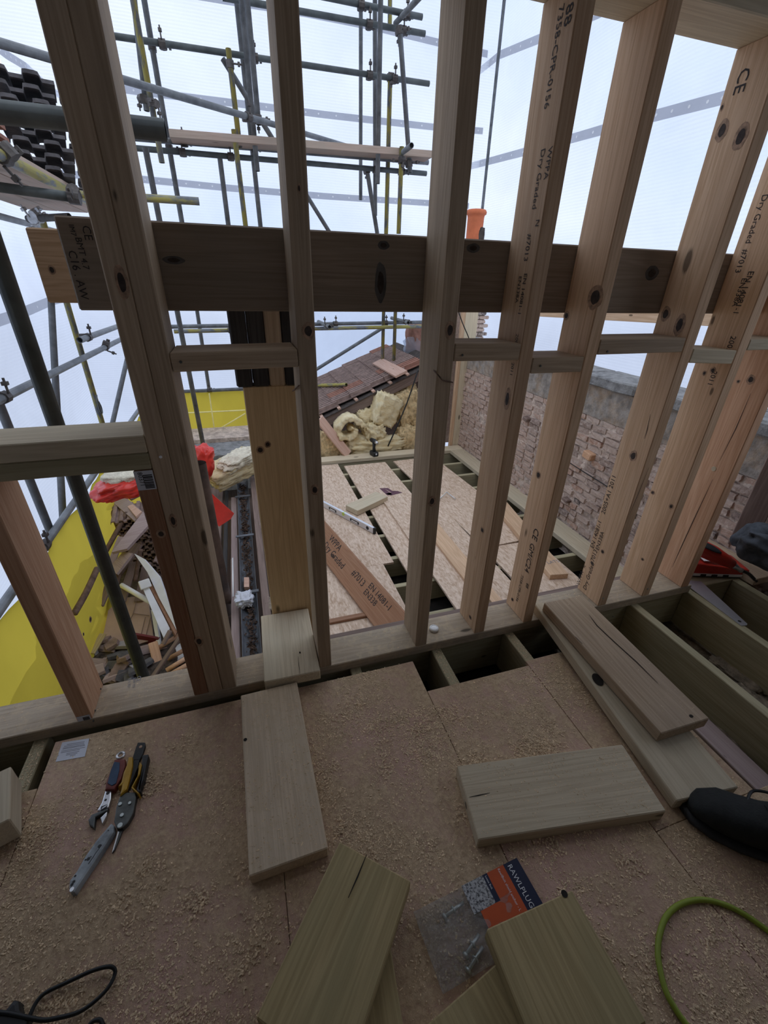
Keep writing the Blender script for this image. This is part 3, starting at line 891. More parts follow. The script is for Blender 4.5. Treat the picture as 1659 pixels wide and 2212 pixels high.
vcrack(s7, 1.540, [(1405, 895), (1398, 930), (1392, 948)], 0.0015)
# ---------------------------------------------------------------- scaffolding
def coupler_mesh():
    bm = bmesh.new()
    bm_tube(bm, [(-0.028, 0, 0), (0.028, 0, 0)], 0.034, 8)
    bm_tube(bm, [(0, 0.03, -0.028), (0, 0.03, 0.028)], 0.033, 8)
    bm_tube(bm, [(0.0, -0.028, 0.02), (0.0, -0.028, 0.105)], 0.007, 6)
    bm_box(bm, 0.028, 0.028, 0.02, c=(0, -0.028, 0.075))
    bm_tube(bm, [(0.02, 0.058, 0), (0.09, 0.058, 0)], 0.007, 6)
    bm_box(bm, 0.02, 0.03, 0.03, c=(0.055, 0.058, 0))
    me = bpy.data.meshes.new('coupler')
    bm.to_mesh(me); bm.free()
    me.materials.append(M['coupler'])
    return me
COUP = coupler_mesh()
COUPB = COUP.copy(); COUPB.materials.clear(); COUPB.materials.append(M['coupler_bright'])

def tube(name, label, p0, p1, mat='tube', r=0.0242, coup=(), bright=False, group=None, n=12):
    p0, p1 = Vector(p0), Vector(p1)
    Mx = frame((p0 + p1) / 2, p1 - p0, (0, 0, 1))
    L = (p1 - p0).length
    bm = bmesh.new()
    ro = bm_tube(bm, [(-L / 2, 0, 0), (L / 2, 0, 0)], r, n, caps=False)
    ri = bm_tube(bm, [(-L / 2, 0, 0), (-L / 2 + 0.06, 0, 0)], r * 0.82, n, caps=False)
    rj = bm_tube(bm, [(L / 2, 0, 0), (L / 2 - 0.06, 0, 0)], r * 0.82, n, caps=False)
    def ring(a, b, flip):
        for k in range(n):
            f = (a[k], a[(k + 1) % n], b[(k + 1) % n], b[k])
            bm.faces.new(f if flip else tuple(reversed(f)))
    # closed collars at the mouths
    for vv in (ri[1], rj[1]): bm.faces.new(vv)
    for a, b in ((ro[0], ri[0]),):
        ring(a, b, True)
    for k in range(n):
        a = ro[1][k]; b = ro[1][(k + 1) % n]
        j0 = min(range(n), key=lambda q: (rj[0][q].co - a.co).length)
        j1 = min(range(n), key=lambda q: (rj[0][q].co - b.co).length)
        try: bm.faces.new((a, b, rj[0][j1], rj[0][j0]))
        except ValueError: pass
    o = finish(name, bm, M[mat], Mx, None, smooth=True)
    tag(o, label, 'tube', group)
    for c in coup:
        t = c if isinstance(c, (int, float)) else c[0]
        rot = 0 if isinstance(c, (int, float)) else c[1]
        share('coupler', COUPB if bright else COUP, Mx @ Matrix.Translation((L * (t - 0.5), 0, 0)) @ Matrix.Rotation(rot, 4, 'X'), o)
    return o

Yb_, Yc_ = 5.6, 6.9
def T(label, a, b, Y, Y2=None, mat='tube', coup=(), name='scaffold_tube', **kw):
    return tube(name, label, P(*a, Y=Y), P(*b, Y=Y2 if Y2 else Y), mat, coup=coup, **kw)

# long ledgers of the far scaffold
T('topmost far ledger, cut off by the top of the picture', (540, -40), (912, 37), Yb_, mat='tube_dark', coup=(0.62, 0.9))
T('second far ledger from the top, ending right of the middle uprights', (480, -6), (918, 73), Yb_, mat='tube_dark', coup=(0.7, 0.88))
T('third far ledger, longest of the upper horizontals', (246, 78), (927, 181), Yb_, mat='tube_dark', coup=(0.13, 0.4, 0.78, 0.87))
T('far ledger carrying the long scaffold plank', (286, 298), (925, 351), Yb_, coup=(0.15, 0.37, 0.91))
T('lowest far ledger just below the long plank', (292, 320), (921, 375), Yb_, mat='tube_dark', coup=(0.14, 0.29, 0.8, 0.9))
lp = timber('scaffold_plank', P(368, 294, Y=5.48), P(925, 338, Y=5.48), 0.22, 0.06, M['scaffold_board'])
tag(lp, 'long brown scaffold plank high in the far scaffold', 'plank')
T('long raking tube sloping across the upper left and behind two studs', (-30, 84), (780, 325), 3.6, 6.4, coup=(0.5,))
# uprights
T('leftmost far upright, pale and thin beside the reddish one', (287, -20), (317, 240), 5.45, coup=((0.9, 1),))
T('reddish-yellow upright hanging free at its lower end', (284, -20), (350, 352), 5.35, mat='tube_yellow', coup=((0.62, 1),))
T('far upright beside the reddish-yellow one, passing behind the beam', (308, -20), (395, 492), 5.7, coup=((0.2, 0), (0.62, 0)))
T('lower left upright rising from beside the yellow netting', (314, 319), (441, 972), 5.0)
T('short upright clamped under the lowest far ledger', (474, 334), (494, 492), 5.65)
T('yellow marked upright left of the single greyish stud', (493, 105), (518, 318), 5.5, mat='tube_yellow', coup=((0.15, 0),))
T('yellow-grey upright continuing down behind the beam at left', (505, 280), (531, 492), 5.4, mat='tube_yellow')
T('left one of three close uprights beside the greyish stud', (509, -20), (563, 492), 5.75)
T('middle one of three close uprights, hanging free at its foot', (520, -20), (556, 370), 5.45)
T('right one of three close uprights, short and stopped by a brace', (532, -20), (559, 270), 5.3, coup=((0.95, 0),))
T('short brace from the yellow upright to the greyish stud', (481, 127), (600, 318), 5.6)
T('thin upright in the middle of the far scaffold, cut above the beam', (779.5, -20), (779, 432), Yc_)
T('tall grey upright right of the thin middle one', (810, -20), (810.5, 466), 6.0)
T('pale upright in front of the tall grey one, hanging free', (822.5, -20), (815.6, 397), 5.4)
T('short yellow upright at the top right of the far scaffold', (842.6, -20), (842, 53), 6.3, mat='tube_yellow')
T('yellow upright clamped to the third ledger', (843, 160), (834, 505), 5.65, mat='tube_yellow', coup=((0.02, 0),))
T('slanting upright at the right end of the far scaffold', (863, 55), (886, 373), 5.45, coup=((0.03, 0), (0.93, 0)))
T('short bright yellow upright at right below the long plank', (868, 317), (861, 505), 5.35, mat='tube_yellow', coup=((0.15, 0),))
T('slanting brace below the lowest far ledger', (792, 363), (815, 505), 5.7, coup=((0.03, 0),))
T('diagonal brace just above the beam beside the greyish stud', (660, 418), (712, 502), 6.2)
tube('scaffold_tube', 'stubby tube end pointing at the viewer by the long plank', P(851, 344, Y=5.75), P(889, 314, Y=5.0), 'tube')
tube('scaffold_tube', 'pale diagonal tube at the top right of the far scaffold', P(854, 51, Y=5.8), P(912, -12, Y=5.0), 'tube')
# scaffold seen below the beam
T('upper rail seen under the beam in the middle', (360, 706), (916, 696), 6.3, coup=((0.62, 0), (0.83, 0)))
T('lower rail seen under the beam in the middle', (376, 716), (916, 705), 6.15, mat='tube_yellow', coup=((0.2, 0),))
T('left yellow upright standing on the tiled roof', (829, 660), (826, 786), 6.2, mat='tube_yellow')
T('right yellow upright standing on the tiled roof', (854.5, 660), (850, 800), 6.0, mat='tube_yellow')
T('diagonal brace under the beam rising to the yellow uprights', (680, 800), (824, 710), 6.5)
tube('scaffold_tube', 'short tube end clamped to the rails left of the yellow uprights', P(688, 695, Y=6.6), P(712, 706, Y=5.7), 'tube', coup=((0.8, 0),))
tube('scaffold_tube', 'short tube end clamped to the rails right of the yellow uprights', P(846, 687, Y=6.7), P(882, 697, Y=5.8), 'tube', coup=((0.85, 0),))
T('upright by the far end of the yellow netting', (424, 660), (453, 850), 6.6)
T('horizontal rail along the top of the far yellow netting', (395, 846), (530, 840), 6.4, coup=((0.42, 0),))
tube('scaffold_tube', 'lone thin upright right of the middle stud, before the white sheeting', P(1092, -25, Y=8.1), P(1040, 470, Y=8.1), 'tube')

# near scaffold at the left
tube('scaffold_tube', 'thick dark upright close by at left, passing behind the window cill', (-0.602, 1.62, 3.0), (-0.602, 1.62, -0.62), 'tube_dark', coup=())
tube('scaffold_tube', 'greenish horizontal tube at upper left behind the double post', (-1.6, 1.675, 1.757), (-0.124, 1.675, 1.757), 'tube_dark', 0.026)
tube('scaffold_tube', 'upper guard rail of the left scaffold running away from the viewer', P(-160, 942, X=-1.3), P(300, 714, X=-1.3), 'tube', coup=((0.15, 0), (0.62, 2.0)))
tube('scaffold_tube', 'short bright rail above the left guard rail', P(172, 735, X=-1.22), P(290, 692, X=-1.22), 'tube', coup=((0.1, 0),))
tube('scaffold_tube', 'lower guard rail with the yellow netting tied along it', (-1.3, 0.9, -0.08), (-1.3, 6.4, -0.085), 'tube', coup=((0.335, 0),))
tube('scaffold_tube', 'upright of the left scaffold, near the left edge below the guard rail', (-1.345, 2.975, 1.05), (-1.345, 2.975, -0.12), 'tube', coup=())
tube('scaffold_tube', 'yellow upright of the left scaffold with a hook hanging on it', (-1.352, 4.65, 1.75), (-1.352, 4.65, -0.3), 'tube_yellow', coup=())
tube('scaffold_tube', 'slanting brace left of the yellow upright', P(110, 640, X=-1.42), P(136, 1120, X=-1.42), 'tube', coup=())
tube('scaffold_tube', 'raking brace seen between the yellow upright and the double post', P(285, 730, X=-1.25), P(236, 945, X=-1.45), 'tube')
tube('scaffold_tube', 'yellow-stained ledger under the edge of the tile platform', (-0.9, 2.2, 1.848), (-0.9, 4.6, 1.848), 'tube_yellow', coup=((0.26, 2.5),))
tube('scaffold_tube', 'dark transom under the boards of the tile platform', (-1.7, 3.30, 1.866), (-0.86, 3.30, 1.866), 'tube_dark', coup=((0.93, 0),)) if False else tube('scaffold_tube', 'dark transom under the boards of the tile platform', P(-25, 401, Y=3.35), P(168, 428, Y=3.35), 'tube_dark', coup=((0.96, 1.0),))
tube('scaffold_tube', 'pale ledger below the tile platform, beside the beam ends', P(-30, 459, X=-1.6), P(118, 499, X=-1.6), 'tube', coup=())
tube('scaffold_tube', 'short bright tube with a clamp just above the beam ends', P(60, 473, Y=4.6), P(150, 468, Y=4.4), 'tube', coup=((0.15, 0.5), (0.25, 2.0)), bright=True)
T('yellow-green tube end poking out right of the double post', (130, 416), (430, 435), 3.9, mat='tube_yellow')
# platform boards
for i, (x0, x1) in enumerate(((-1.60, -1.375), (-1.37, -1.145), (-1.14, -0.93))):
    o = boxw('scaffold_board', (x0, 2.0, 1.874), (x1, 5.2, 1.912), M['scaffold_board'], 'y')
    tag(o, ['outer board of the tile platform at upper left', 'middle board of the tile platform at upper left', 'inner board of the tile platform, nearest the double post'][i], 'board', 'tile platform boards')
# hook on the yellow upright
bm = bmesh.new()
hk = P(214, 872, X=-1.31)
bm_tube(bm, spline([hk + Vector((0, 0, 0.08)), hk + Vector((0, -0.03, 0.03)), hk + Vector((0, -0.035, -0.05)), hk + Vector((0, 0.01, -0.09)), hk + Vector((0, 0.03, -0.04)), hk + Vector((0, 0.0, 0.02))], 4), 0.007, 6)
tag(finish('steel_hook', bm, M['steel_dark'], None, None, True), 'small steel hook hanging on the yellow upright at left', 'hook')

# ---------------------------------------------------------------- sheeting
def cloth(name, o, ux, uz, nx, nz, mat, amp=0.03, sc=0.8, seed=0.0, parent=None, edge=None):
    """a hanging sheet: origin, two edge vectors, folded a little"""
    o, ux, uz = Vector(o), Vector(ux), Vector(uz)
    nrm = ux.cross(uz).normalized()
    bm = bmesh.new()
    g = []
    for j in range(nz + 1):
        row = []
        for i in range(nx + 1):
            a, b = i / nx, j / nz
            p = o + ux * a + uz * b
            d = mnoise.noise(Vector((p.x * sc + seed, p.y * sc, p.z * sc * 0.6)))
            d += 0.5 * mnoise.noise(Vector((p.x * sc * 2.7 + seed, p.y * sc * 2.7, p.z * sc * 1.2)))
            q = p + nrm * (amp * d)
            if edge: q = q + edge(a, b)
            row.append(bm.verts.new(q))
        g.append(row)
    for j in range(nz):
        for i in range(nx):
            bm.faces.new((g[j][i], g[j][i + 1], g[j + 1][i + 1], g[j + 1][i]))
    return finish(name, bm, mat, None, parent, smooth=True)

def band(parent, pts, h, nrm, eyelets):
    """a strip of grey eyelet tape along a sheet"""
    nrm = Vector(nrm)
    pts = [Vector(p) + nrm * 0.05 for p in pts]
    bm = bmesh.new()
    vs = [(bm.verts.new(p + Vector((0, 0, h / 2))), bm.verts.new(p - Vector((0, 0, h / 2)))) for p in pts]
    for a, b in zip(vs, vs[1:]): bm.faces.new((a[0], a[1], b[1], b[0]))
    o = finish('eyelet_band', bm, M['band'], None, parent)
    L = sum((b - a).length for a, b in zip(pts, pts[1:]))
    n = int(L / eyelets)
    bm = bmesh.new()
    for k in range(n):
        t = (k + 0.5) / n * (len(pts) - 1)
        i = int(t); f = t - i
        p = pts[i].lerp(pts[i + 1], f) + nrm * 0.008
        bmesh.ops.create_circle(bm, cap_ends=True, segments=8, radius=h * 0.14, matrix=frame(p, (pts[i + 1] - pts[i]), nrm))
    e = finish('eyelets', bm, M['white_print'], None, o)
    e['kind'] = 'stuff'

YS, XS = 8.5, 4.5
sh1 = cloth('sheeting', (-2.42, YS, -2.0), (XS + 2.41, 0, 0), (0, 0, 9.0), 60, 60, M['sheeting'], 0.06)
tag(sh1, 'white translucent scaffold sheeting hanging across the far end', 'sheeting')
sh2 = cloth('sheeting', (XS, YS - 0.01, -2.0), (0, -9.5, 0), (0, 0, 9.0), 60, 60, M['sheeting'], 0.06, seed=9)
tag(sh2, 'white translucent scaffold sheeting on the right beyond the brick wall', 'sheeting')
sh3 = cloth('sheeting', (-2.3, -0.5, -2.0), (-0.12, 8.95, 0), (0, 0, 9.0), 60, 60, M['sheeting'], 0.06, seed=17)
tag(sh3, 'white translucent scaffold sheeting on the left behind the guard rails', 'sheeting')
for pxs in ([(-200, 355), (300, 388), (500, 408), (700, 425), (930, 440), (1010, 446)], [(200, 185), (300, 200), (560, 232), (700, 250), (930, 276), (1040, 285)],
            [(400, -10), (520, 10), (660, 32), (800, 60), (930, 92), (1050, 120)]):
    band(sh1, [P(x, y, Y=YS - 0.1) for x, y in pxs], 0.085, (0, -1, 0), 0.22)
for pxs in ([(1020, 360), (1150, 326), (1350, 270), (1560, 216), (1700, 178)], [(1020, 172), (1085, 120), (1180, 82), (1300, 30), (1380, -8)]):
    band(sh2, [P(x, y, X=XS - 0.1) for x, y in pxs], 0.10, (-1, 0, 0), 0.22)
band(sh3, [P(x, y, X=-2.2) for x, y in [(-60, 70), (0, 115), (50, 145), (100, 190), (140, 220), (200, 262)]], 0.09, (1, 0, 0), 0.22)
band(sh3, [P(x, y, X=-2.2) for x, y in [(-40, 700), (30, 678), (100, 650), (200, 625)]], 0.10, (1, 0, 0), 2.0)

# draped clear film over the far roof
fl = cloth('polythene_sheet', (0.7, 7.9, -0.5), (2.9, -0.3, 0), (0.0, 0.2, 2.1), 40, 30, M['clear_film'], 0.14, 1.3, 4)
tag(fl, 'clear polythene draped behind the tiled roof', 'polythene')

# yellow netting
def sag(a, b): return Vector((0.03 * (1 - b) ** 1.5 + 0.05 * math.sin(a * 23) * (1 - b), 0, -0.05 * math.sin(a * 9) * (1 - b)))
ny = cloth('debris_netting', (-1.27, 1.2, -1.05), (0.0, 5.2, 0), (0, 0, 0.95), 60, 14, M['netting'], 0.05, 2.2, 3, edge=sag)
tag(ny, 'yellow debris netting hanging from the left guard rail', 'netting')
ny2 = cloth('debris_netting', P(330, 960, Y=6.35), P(548, 945, Y=6.35) - P(330, 960, Y=6.35), P(330, 852, Y=6.35) - P(330, 960, Y=6.35), 40, 20, M['netting'], 0.06, 2.5, 8,
            edge=lambda a, b: Vector((0, 0.0, 0.10 * abs(math.sin(a * 5.0 + 0.6)) * (1 - b) ** 3)))
tag(ny2, 'yellow debris netting across the far end of the left scaffold', 'netting')
for k, (a, b) in enumerate((((405, 892), (530, 886)), ((448, 942), (530, 893)), ((452, 850), (466, 948)))):
    bm = bmesh.new()
    bm_tube(bm, [P(*a, Y=6.27), P(*b, Y=6.27)], 0.010, 6)
    finish('stitched_seam', bm, M['netting_seam'], None, ny2)
# lift boards of the left scaffold
for i, (x0, x1) in enumerate(((-1.22, -0.96), (-0.955, -0.70), (-0.695, -0.44), (-0.435, -0.22), (-0.215, 0.0))):
    o = boxw('scaffold_board', (x0, 0.9, -1.14), (x1, 6.4, -1.10), M['old_wood'], 'y')
    tag(o, ['outermost dark board under the rubble at left', 'second dark board under the rubble at left', 'third dark board under the rubble at left', 'dark board under the rubble beside the gutter', 'dark board lying below the gutter'][i], 'board', 'boards under the rubble')
# ---------------------------------------------------------------- brick wall on the right
XW = 2.72
wall = empty('wall_right', (XW, 3.0, -0.6), 'old brick party wall with a rendered band and coping stones', 'wall', None, 'structure')
def rough_face(name, x, y0, y1, z0, z1, thick, mat, ny, nz, amp, sc, parent, seed=0.0):
    bm = bmesh.new()
    g = []
    for j in range(nz + 1):
        row = []
        for i in range(ny + 1):
            y = y0 + (y1 - y0) * i / ny
            z = z0 + (z1 - z0) * j / nz
            d = mnoise.noise(Vector((y * sc, z * sc, seed))) + 0.5 * mnoise.noise(Vector((y * sc * 2.3, z * sc * 2.3, seed + 5)))
            row.append(bm.verts.new((x - amp * d, y, z)))
        g.append(row)
    for j in range(nz):
        for i in range(ny):
            bm.faces.new((g[j][i], g[j + 1][i], g[j + 1][i + 1], g[j][i + 1]))
    bm_box(bm, thick, y1 - y0, z1 - z0, c=(x + amp * 1.6 + thick / 2, (y0 + y1) / 2, (z0 + z1) / 2))
    return finish(name, bm, mat, None, parent)
rough_face('mortar_bed', XW + 0.006, -2.6, 5.3, -0.9, 0.47, 0.2, M['mortar'], 420, 80, 0.011, 20, wall)
rough_face('render_band', XW - 0.004, -2.6, 5.3, 0.452, 0.69, 0.22, M['render'], 260, 14, 0.007, 12, wall, 3)

def brick_mesh(seed, L, H=0.047, D=0.06):
    rnd = random.Random(seed)
    bm = bmesh.new()
    bm_box(bm, D, L, H)
    bmesh.ops.subdivide_edges(bm, edges=bm.edges[:], cuts=1, use_grid_fill=True)
    for v in bm.verts:
        e = sum((abs(abs(v.co.x) - D / 2) < 1e-5, abs(abs(v.co.y) - L / 2) < 1e-5, abs(abs(v.co.z) - H / 2) < 1e-5))
        k = {3: 0.80, 2: 0.92, 1: 1.0}.get(e, 1)
        v.co.y *= 1 - (1 - k) * 0.35
        v.co.z *= 1 - (1 - k) * 0.8
        v.co += Vector((rnd.uniform(-1, 1) * 0.004, rnd.uniform(-1, 1) * 0.004, rnd.uniform(-1, 1) * 0.003))
    me = bpy.data.meshes.new('brick')
    bm.to_mesh(me); bm.free()
    me.materials.append(M['brick'])
    return me
BR = [brick_mesh(i, 0.152) for i in range(5)] + [brick_mesh(20 + i, 0.075) for i in range(3)]
rb = random.Random(11)
spots = []
for c in range(19):
    z = -0.59 + c * 0.0565
    y = 1.05 + (c % 2) * 0.08 + rb.uniform(0, 0.03)
    while y < 5.1:
        hd = rb.random() < 0.22
        L = 0.075 if hd else 0.152
        if rb.random() > 0.05:
            spots.append((y + L / 2, z, hd))
        y += L + 0.013
spots.sort(key=lambda s: (Vector((XW, s[0], s[1])) - CAM).length)
def brick_M(y, z, near):
    return Matrix.Translation((XW + 0.024 + rb.uniform(-0.010, 0.010) - near, y, z + rb.uniform(-0.003, 0.003))) @ Matrix.Rotation(rb.uniform(-0.05, 0.05), 4, 'X') @ Matrix.Rotation(rb.uniform(-0.06, 0.06), 4, 'Z')
for (y, z, hd) in spots[:300]:
    share('brick', BR[rb.randrange(5, 8) if hd else rb.randrange(5)], brick_M(y, z, 0.0), wall)
bm = bmesh.new()
for (y, z, hd) in spots[300:]:
    me = BR[rb.randrange(5, 8) if hd else rb.randrange(5)]
    n0 = len(bm.verts)
    bm.from_mesh(me)
    bm.verts.ensure_lookup_table()
    Mx = brick_M(y, z, 0.0)
    for v in bm.verts[n0:]: v.co = Mx @ v.co
far_b = finish('bricks', bm, M['brick'], None, wall)
far_b['kind'] = 'stuff'
y = -2.6
k = 0
while y < 5.2:
    L = 0.62 + 0.1 * math.sin(k * 2.1)
    bm = bmesh.new()
    vs = bm_box(bm, 0.34, L - 0.012, 0.085, bev=0.012)
    bmesh.ops.subdivide_edges(bm, edges=bm.edges[:], cuts=2, use_grid_fill=True)
    for v in bm.verts:
        v.co += Vector((1, 0.6, 1)) * 0.008 * mnoise.noise(v.co * 17 + Vector((k * 3, 0, 0)))
    finish('coping_stone', bm, M['coping'], Matrix.Translation((XW + 0.12, y + L / 2, 0.735 + 0.004 * math.sin(k * 5))), wall)
    y += L; k += 1
# timber plugs in the wall and a thin cable
def plug(px, s, label, mat='pine_warm'):
    p = P(*px, X=XW - 0.03)
    bm = bmesh.new()
    bm_box(bm, 0.16, s[0], s[1], bev=0.008)
    tag(finish('timber_plug', bm, M[mat], Matrix.Translation(p + Vector((0.06, 0, 0))) @ Matrix.Rotation(0.12, 4, 'X')), label, 'plug')
plug((1270, 984), (0.10, 0.062), 'bright sawn timber plug sticking out of the brick wall')
plug((1222, 1080), (0.075, 0.035), 'small dark timber plug low in the brick wall', 'old_wood')
plug((1136, 905), (0.08, 0.04), 'small brown timber plug in the wall between two studs', 'old_wood')
bm = bmesh.new()
bm_tube(bm, spline([P(1225, 996, X=XW - 0.02), P(1262, 1020, X=XW - 0.02), P(1310, 1050, X=XW - 0.02), P(1340, 1072, X=XW - 0.02)], 5), 0.004, 6)
tag(finish('thin_cable', bm, M['cable_black'], None, None, True), 'thin black cable running across the brick wall', 'cable')

# pale sawn board beyond the wall, under the beam
ob = board4('fascia_board', P(1120, 660, X=3.4), P(1120, 677, X=3.4), P(1600, 716, X=3.4), P(1600, 655, X=3.4), 0.03, M['pine'])
tag(ob, 'pale sawn board beyond the brick wall, just under the beam', 'board')

# ---------------------------------------------------------------- tiled roof beyond the deck
PITCHR = math.atan(0.43)
RO = Vector((0.20, 5.50, -0.2 + 0.43 * (0.20 - 0.87)))
rs_ = Vector((math.cos(PITCHR), 0, math.sin(PITCHR)))
rn_ = Vector((-math.sin(PITCHR), 0, math.cos(PITCHR)))
def on_roof(x, y, h=0.0):
    d = _f * FPX + _r * (x - 829.5) - _u * (y - 1106.0)
    t = (RO + rn_ * h - CAM).dot(rn_) / d.dot(rn_)
    return CAM + d * t
def roof_M(s, y, h=0.0, tilt=0.0):
    Mx = Matrix((rs_, Vector((0, 1, 0)), rn_)).transposed().to_4x4()
    Mx.translation = RO + rs_ * s + rn_ * h + Vector((0, y - RO.y, 0))
    return Mx @ Matrix.Rotation(tilt, 4, 'Y')
roof = empty('tiled_roof', tuple(RO), 'neighbouring roof of brown ribbed tiles beyond the deck', 'roof')
def ribbed_tile(L, W, ribs, h, mat, t=0.012):
    """local x up the slope, y across; a row of rounded ribs"""
    bm = bmesh.new()
    prof = [(0.0, 0.0), (0.40, 0.0), (0.46, 0.9), (0.56, 1.0), (0.84, 1.0), (0.95, 0.9)]
    top, bot = [], []
    for r in range(ribs):
        for fx, fz in prof:
            top.append(((r + fx) / ribs * W - W / 2, fz * h + t)); bot.append(((r + fx) / ribs * W - W / 2, fz * h))
    top.append((W / 2, t)); bot.append((W / 2, 0.0))
    n = len(top) - 1
    va = [[bm.verts.new((x, yy, z)) for yy, z in top] for x in (-L / 2, L / 2)]
    vb = [[bm.verts.new((x, yy, z)) for yy, z in bot] for x in (-L / 2, L / 2)]
    for i in range(n):
        bm.faces.new((va[0][i], va[1][i], va[1][i + 1], va[0][i + 1]))
        bm.faces.new((vb[0][i], vb[0][i + 1], vb[1][i + 1], vb[1][i]))
        for e in (0, 1):
            bm.faces.new((va[e][i], va[e][i + 1], vb[e][i + 1], vb[e][i]) if e else (va[e][i + 1], va[e][i], vb[e][i], vb[e][i + 1]))
    bm.faces.new((va[0][0], vb[0][0], vb[1][0], va[1][0]))
    bm.faces.new((va[0][n], va[1][n], vb[1][n], vb[0][n]))
    bmesh.ops.recalc_face_normals(bm, faces=bm.faces[:])
    me = bpy.data.meshes.new('roof_tile')
    bm.to_mesh(me); bm.free()
    me.materials.append(mat)
    return me
TILE = [ribbed_tile(0.30, 0.218, 3, 0.048, M['tile']), ribbed_tile(0.30, 0.218, 3, 0.048, M['tile_red'])]
rt = random.Random(5)
for c in range(9):
    for q in range(7):
        share('roof_tile', TILE[0 if rt.random() < 0.8 else 1], roof_M(0.13 + c * 0.25, 5.62 + q * 0.22 - (0.03 if c % 2 else 0), 0.045 + rt.uniform(0, 0.004), 0.055), roof)
boxM = lambda s0, s1, y0, y1, h0, h1: None
def roof_box(name, s0, s1, y0, y1, h0, h1, mat):
    bm = bmesh.new()
    bm_box(bm, s1 - s0, y1 - y0, h1 - h0, bev=0.002)
    return finish(name, bm, mat, roof_M((s0 + s1) / 2, (y0 + y1) / 2, (h0 + h1) / 2), roof)
roof_box('roof_felt', -0.1, 2.5, 5.40, 7.2, 0.0, 0.012, M['felt'])
roof_box('verge_rafter', -0.1, 2.5, 5.42, 5.47, -0.12, -0.001, M['old_wood'])
for c in range(9):
    roof_box('roof_batten', 0.0 + c * 0.25, 0.04 + c * 0.25, 5.41, 7.1, 0.013, 0.038, M['batten'])
bm = bmesh.new()
bm_prism(bm, [(0.0, -0.9), (2.62, -0.9), (2.62, RO.z + 0.43 * 2.42 - 0.16), (0.0, RO.z - 0.43 * 0.2 - 0.16)], 0.0, 0.03, Matrix(((1, 0, 0, 0), (0, 0, 1, 5.62), (0, 1, 0, 0), (0, 0, 0, 1))))
finish('verge_infill', bm, M['old_wood'], None, roof)
pad = board4('sole_board', on_roof(879, 800, 0.145), on_roof(854, 812, 0.145), on_roof(808, 787, 0.145), on_roof(822, 771, 0.145), 0.03, M['batten'])
tag(pad, 'pale sole board under the two yellow uprights on the tiled roof', 'board')
ft = tube('scaffold_tube', 'short pale tube lying on the lower tiles of the far roof', on_roof(676, 833, 0.135), on_roof(748, 831, 0.135), 'tube_yellow')

# wrapped bundle and chimney
def lump(name, c, size, mat, seed=0.0, sub=4, amp=0.18, sc=3.0, rot=(0, 0, 0), boxy=0.5, parent=None, smooth=True, fray=0.0):
    """an uneven lump: a rounded box broken up by noise"""
    bm = bmesh.new()
    bmesh.ops.create_cube(bm, size=2.0)
    bmesh.ops.subdivide_edges(bm, edges=bm.edges[:], cuts=2 ** (sub - 1) - 1 if sub < 6 else 24, use_grid_fill=True)
    for v in bm.verts:
        p = v.co.copy()
        s = p.normalized() * 1.15
        q = s.lerp(p, boxy)
        q *= 1 + amp * mnoise.noise(p * sc * 0.6 + Vector((seed, seed * 0.7, 0))) + amp * 0.6 * mnoise.noise(p * sc * 1.7 + Vector((seed, 3, seed)))
        if fray: q *= 1 + fray * max(0, mnoise.noise(p * sc * 6 + Vector((seed, 0, 7))))
        v.co = Vector((q.x * size[0], q.y * size[1], q.z * size[2]))
    Mx = Matrix.Translation(Vector(c)) @ Matrix.Rotation(rot[2], 4, 'Z') @ Matrix.Rotation(rot[1], 4, 'Y') @ Matrix.Rotation(rot[0], 4, 'X')
    return finish(name, bm, mat, Mx, parent, smooth)
bu = lump('wrapped_bundle', P(899, 735, Y=6.5), (0.14, 0.14, 0.22), M['tile_red'], 3, 4, 0.25)
tag(bu, 'orange-brown bundle under polythene beside the far roof', 'bundle')
lump('polythene_wrap', P(899, 752, Y=6.45), (0.17, 0.12, 0.17), M['clear_film'], 5, 4, 0.3, parent=bu)

ch = empty('chimney_stack', (3.25, 6.2, -0.6), 'brick chimney stack just right of the far treated post', 'chimney')
cb = boxw('stack_core', (3.12, 6.22, -0.6), (3.52, 6.6, P(1026, 490, Y=6.38).z - 0.352), M['mortar'], 'z', 0, ch)
for c in range(14):
    for q in range(3):
        share('brick', BR[rb.randrange(5)], Matrix.Translation((3.19 + q * 0.155 - (c % 2) * 0.05, 6.215, 0.62 + c * 0.0565)) @ Matrix.Rotation(math.pi / 2, 4, 'Z'), ch)
    share('brick', BR[rb.randrange(5)], Matrix.Translation((3.115, 6.32 - (c % 2) * 0.04, 0.62 + c * 0.0565)), ch)
pot = P(1026, 490, Y=6.38)
bm = bmesh.new()
prof = [(0.105, -0.35), (0.112, 0.10), (0.118, 0.13), (0.136, 0.14), (0.140, 0.165), (0.125, 0.19), (0.108, 0.195), (0.10, 0.15), (0.095, -0.3)]
rr = []
for r_, z_ in prof:
    rr.append([bm.verts.new((r_ * math.cos(2 * math.pi * k / 24), r_ * math.sin(2 * math.pi * k / 24), z_)) for k in range(24)])
for a, b in zip(rr, rr[1:]):
    for k in range(24): bm.faces.new((a[k], a[(k + 1) % 24], b[(k + 1) % 24], b[k]))
pt = finish('chimney_pot', bm, M['terracotta'], Matrix.Translation((pot.x, 6.38, pot.z)), None, True)
tag(pt, 'orange terracotta chimney pot showing above the beam', 'chimney pot')
lead = lump('soot_patch', pot + Vector((0.06, -0.09, -0.10)), (0.05, 0.02, 0.09), M['felt'], 4, 3, 0.2, parent=pt)
gp = boxw('drain_pipe', (2.47, 5.20, -0.6), (2.53, 5.25, 1.3), M['lead_grey'], 'z', 0.01)
tag(gp, 'grey box-section strip left of the far treated post', 'strip')
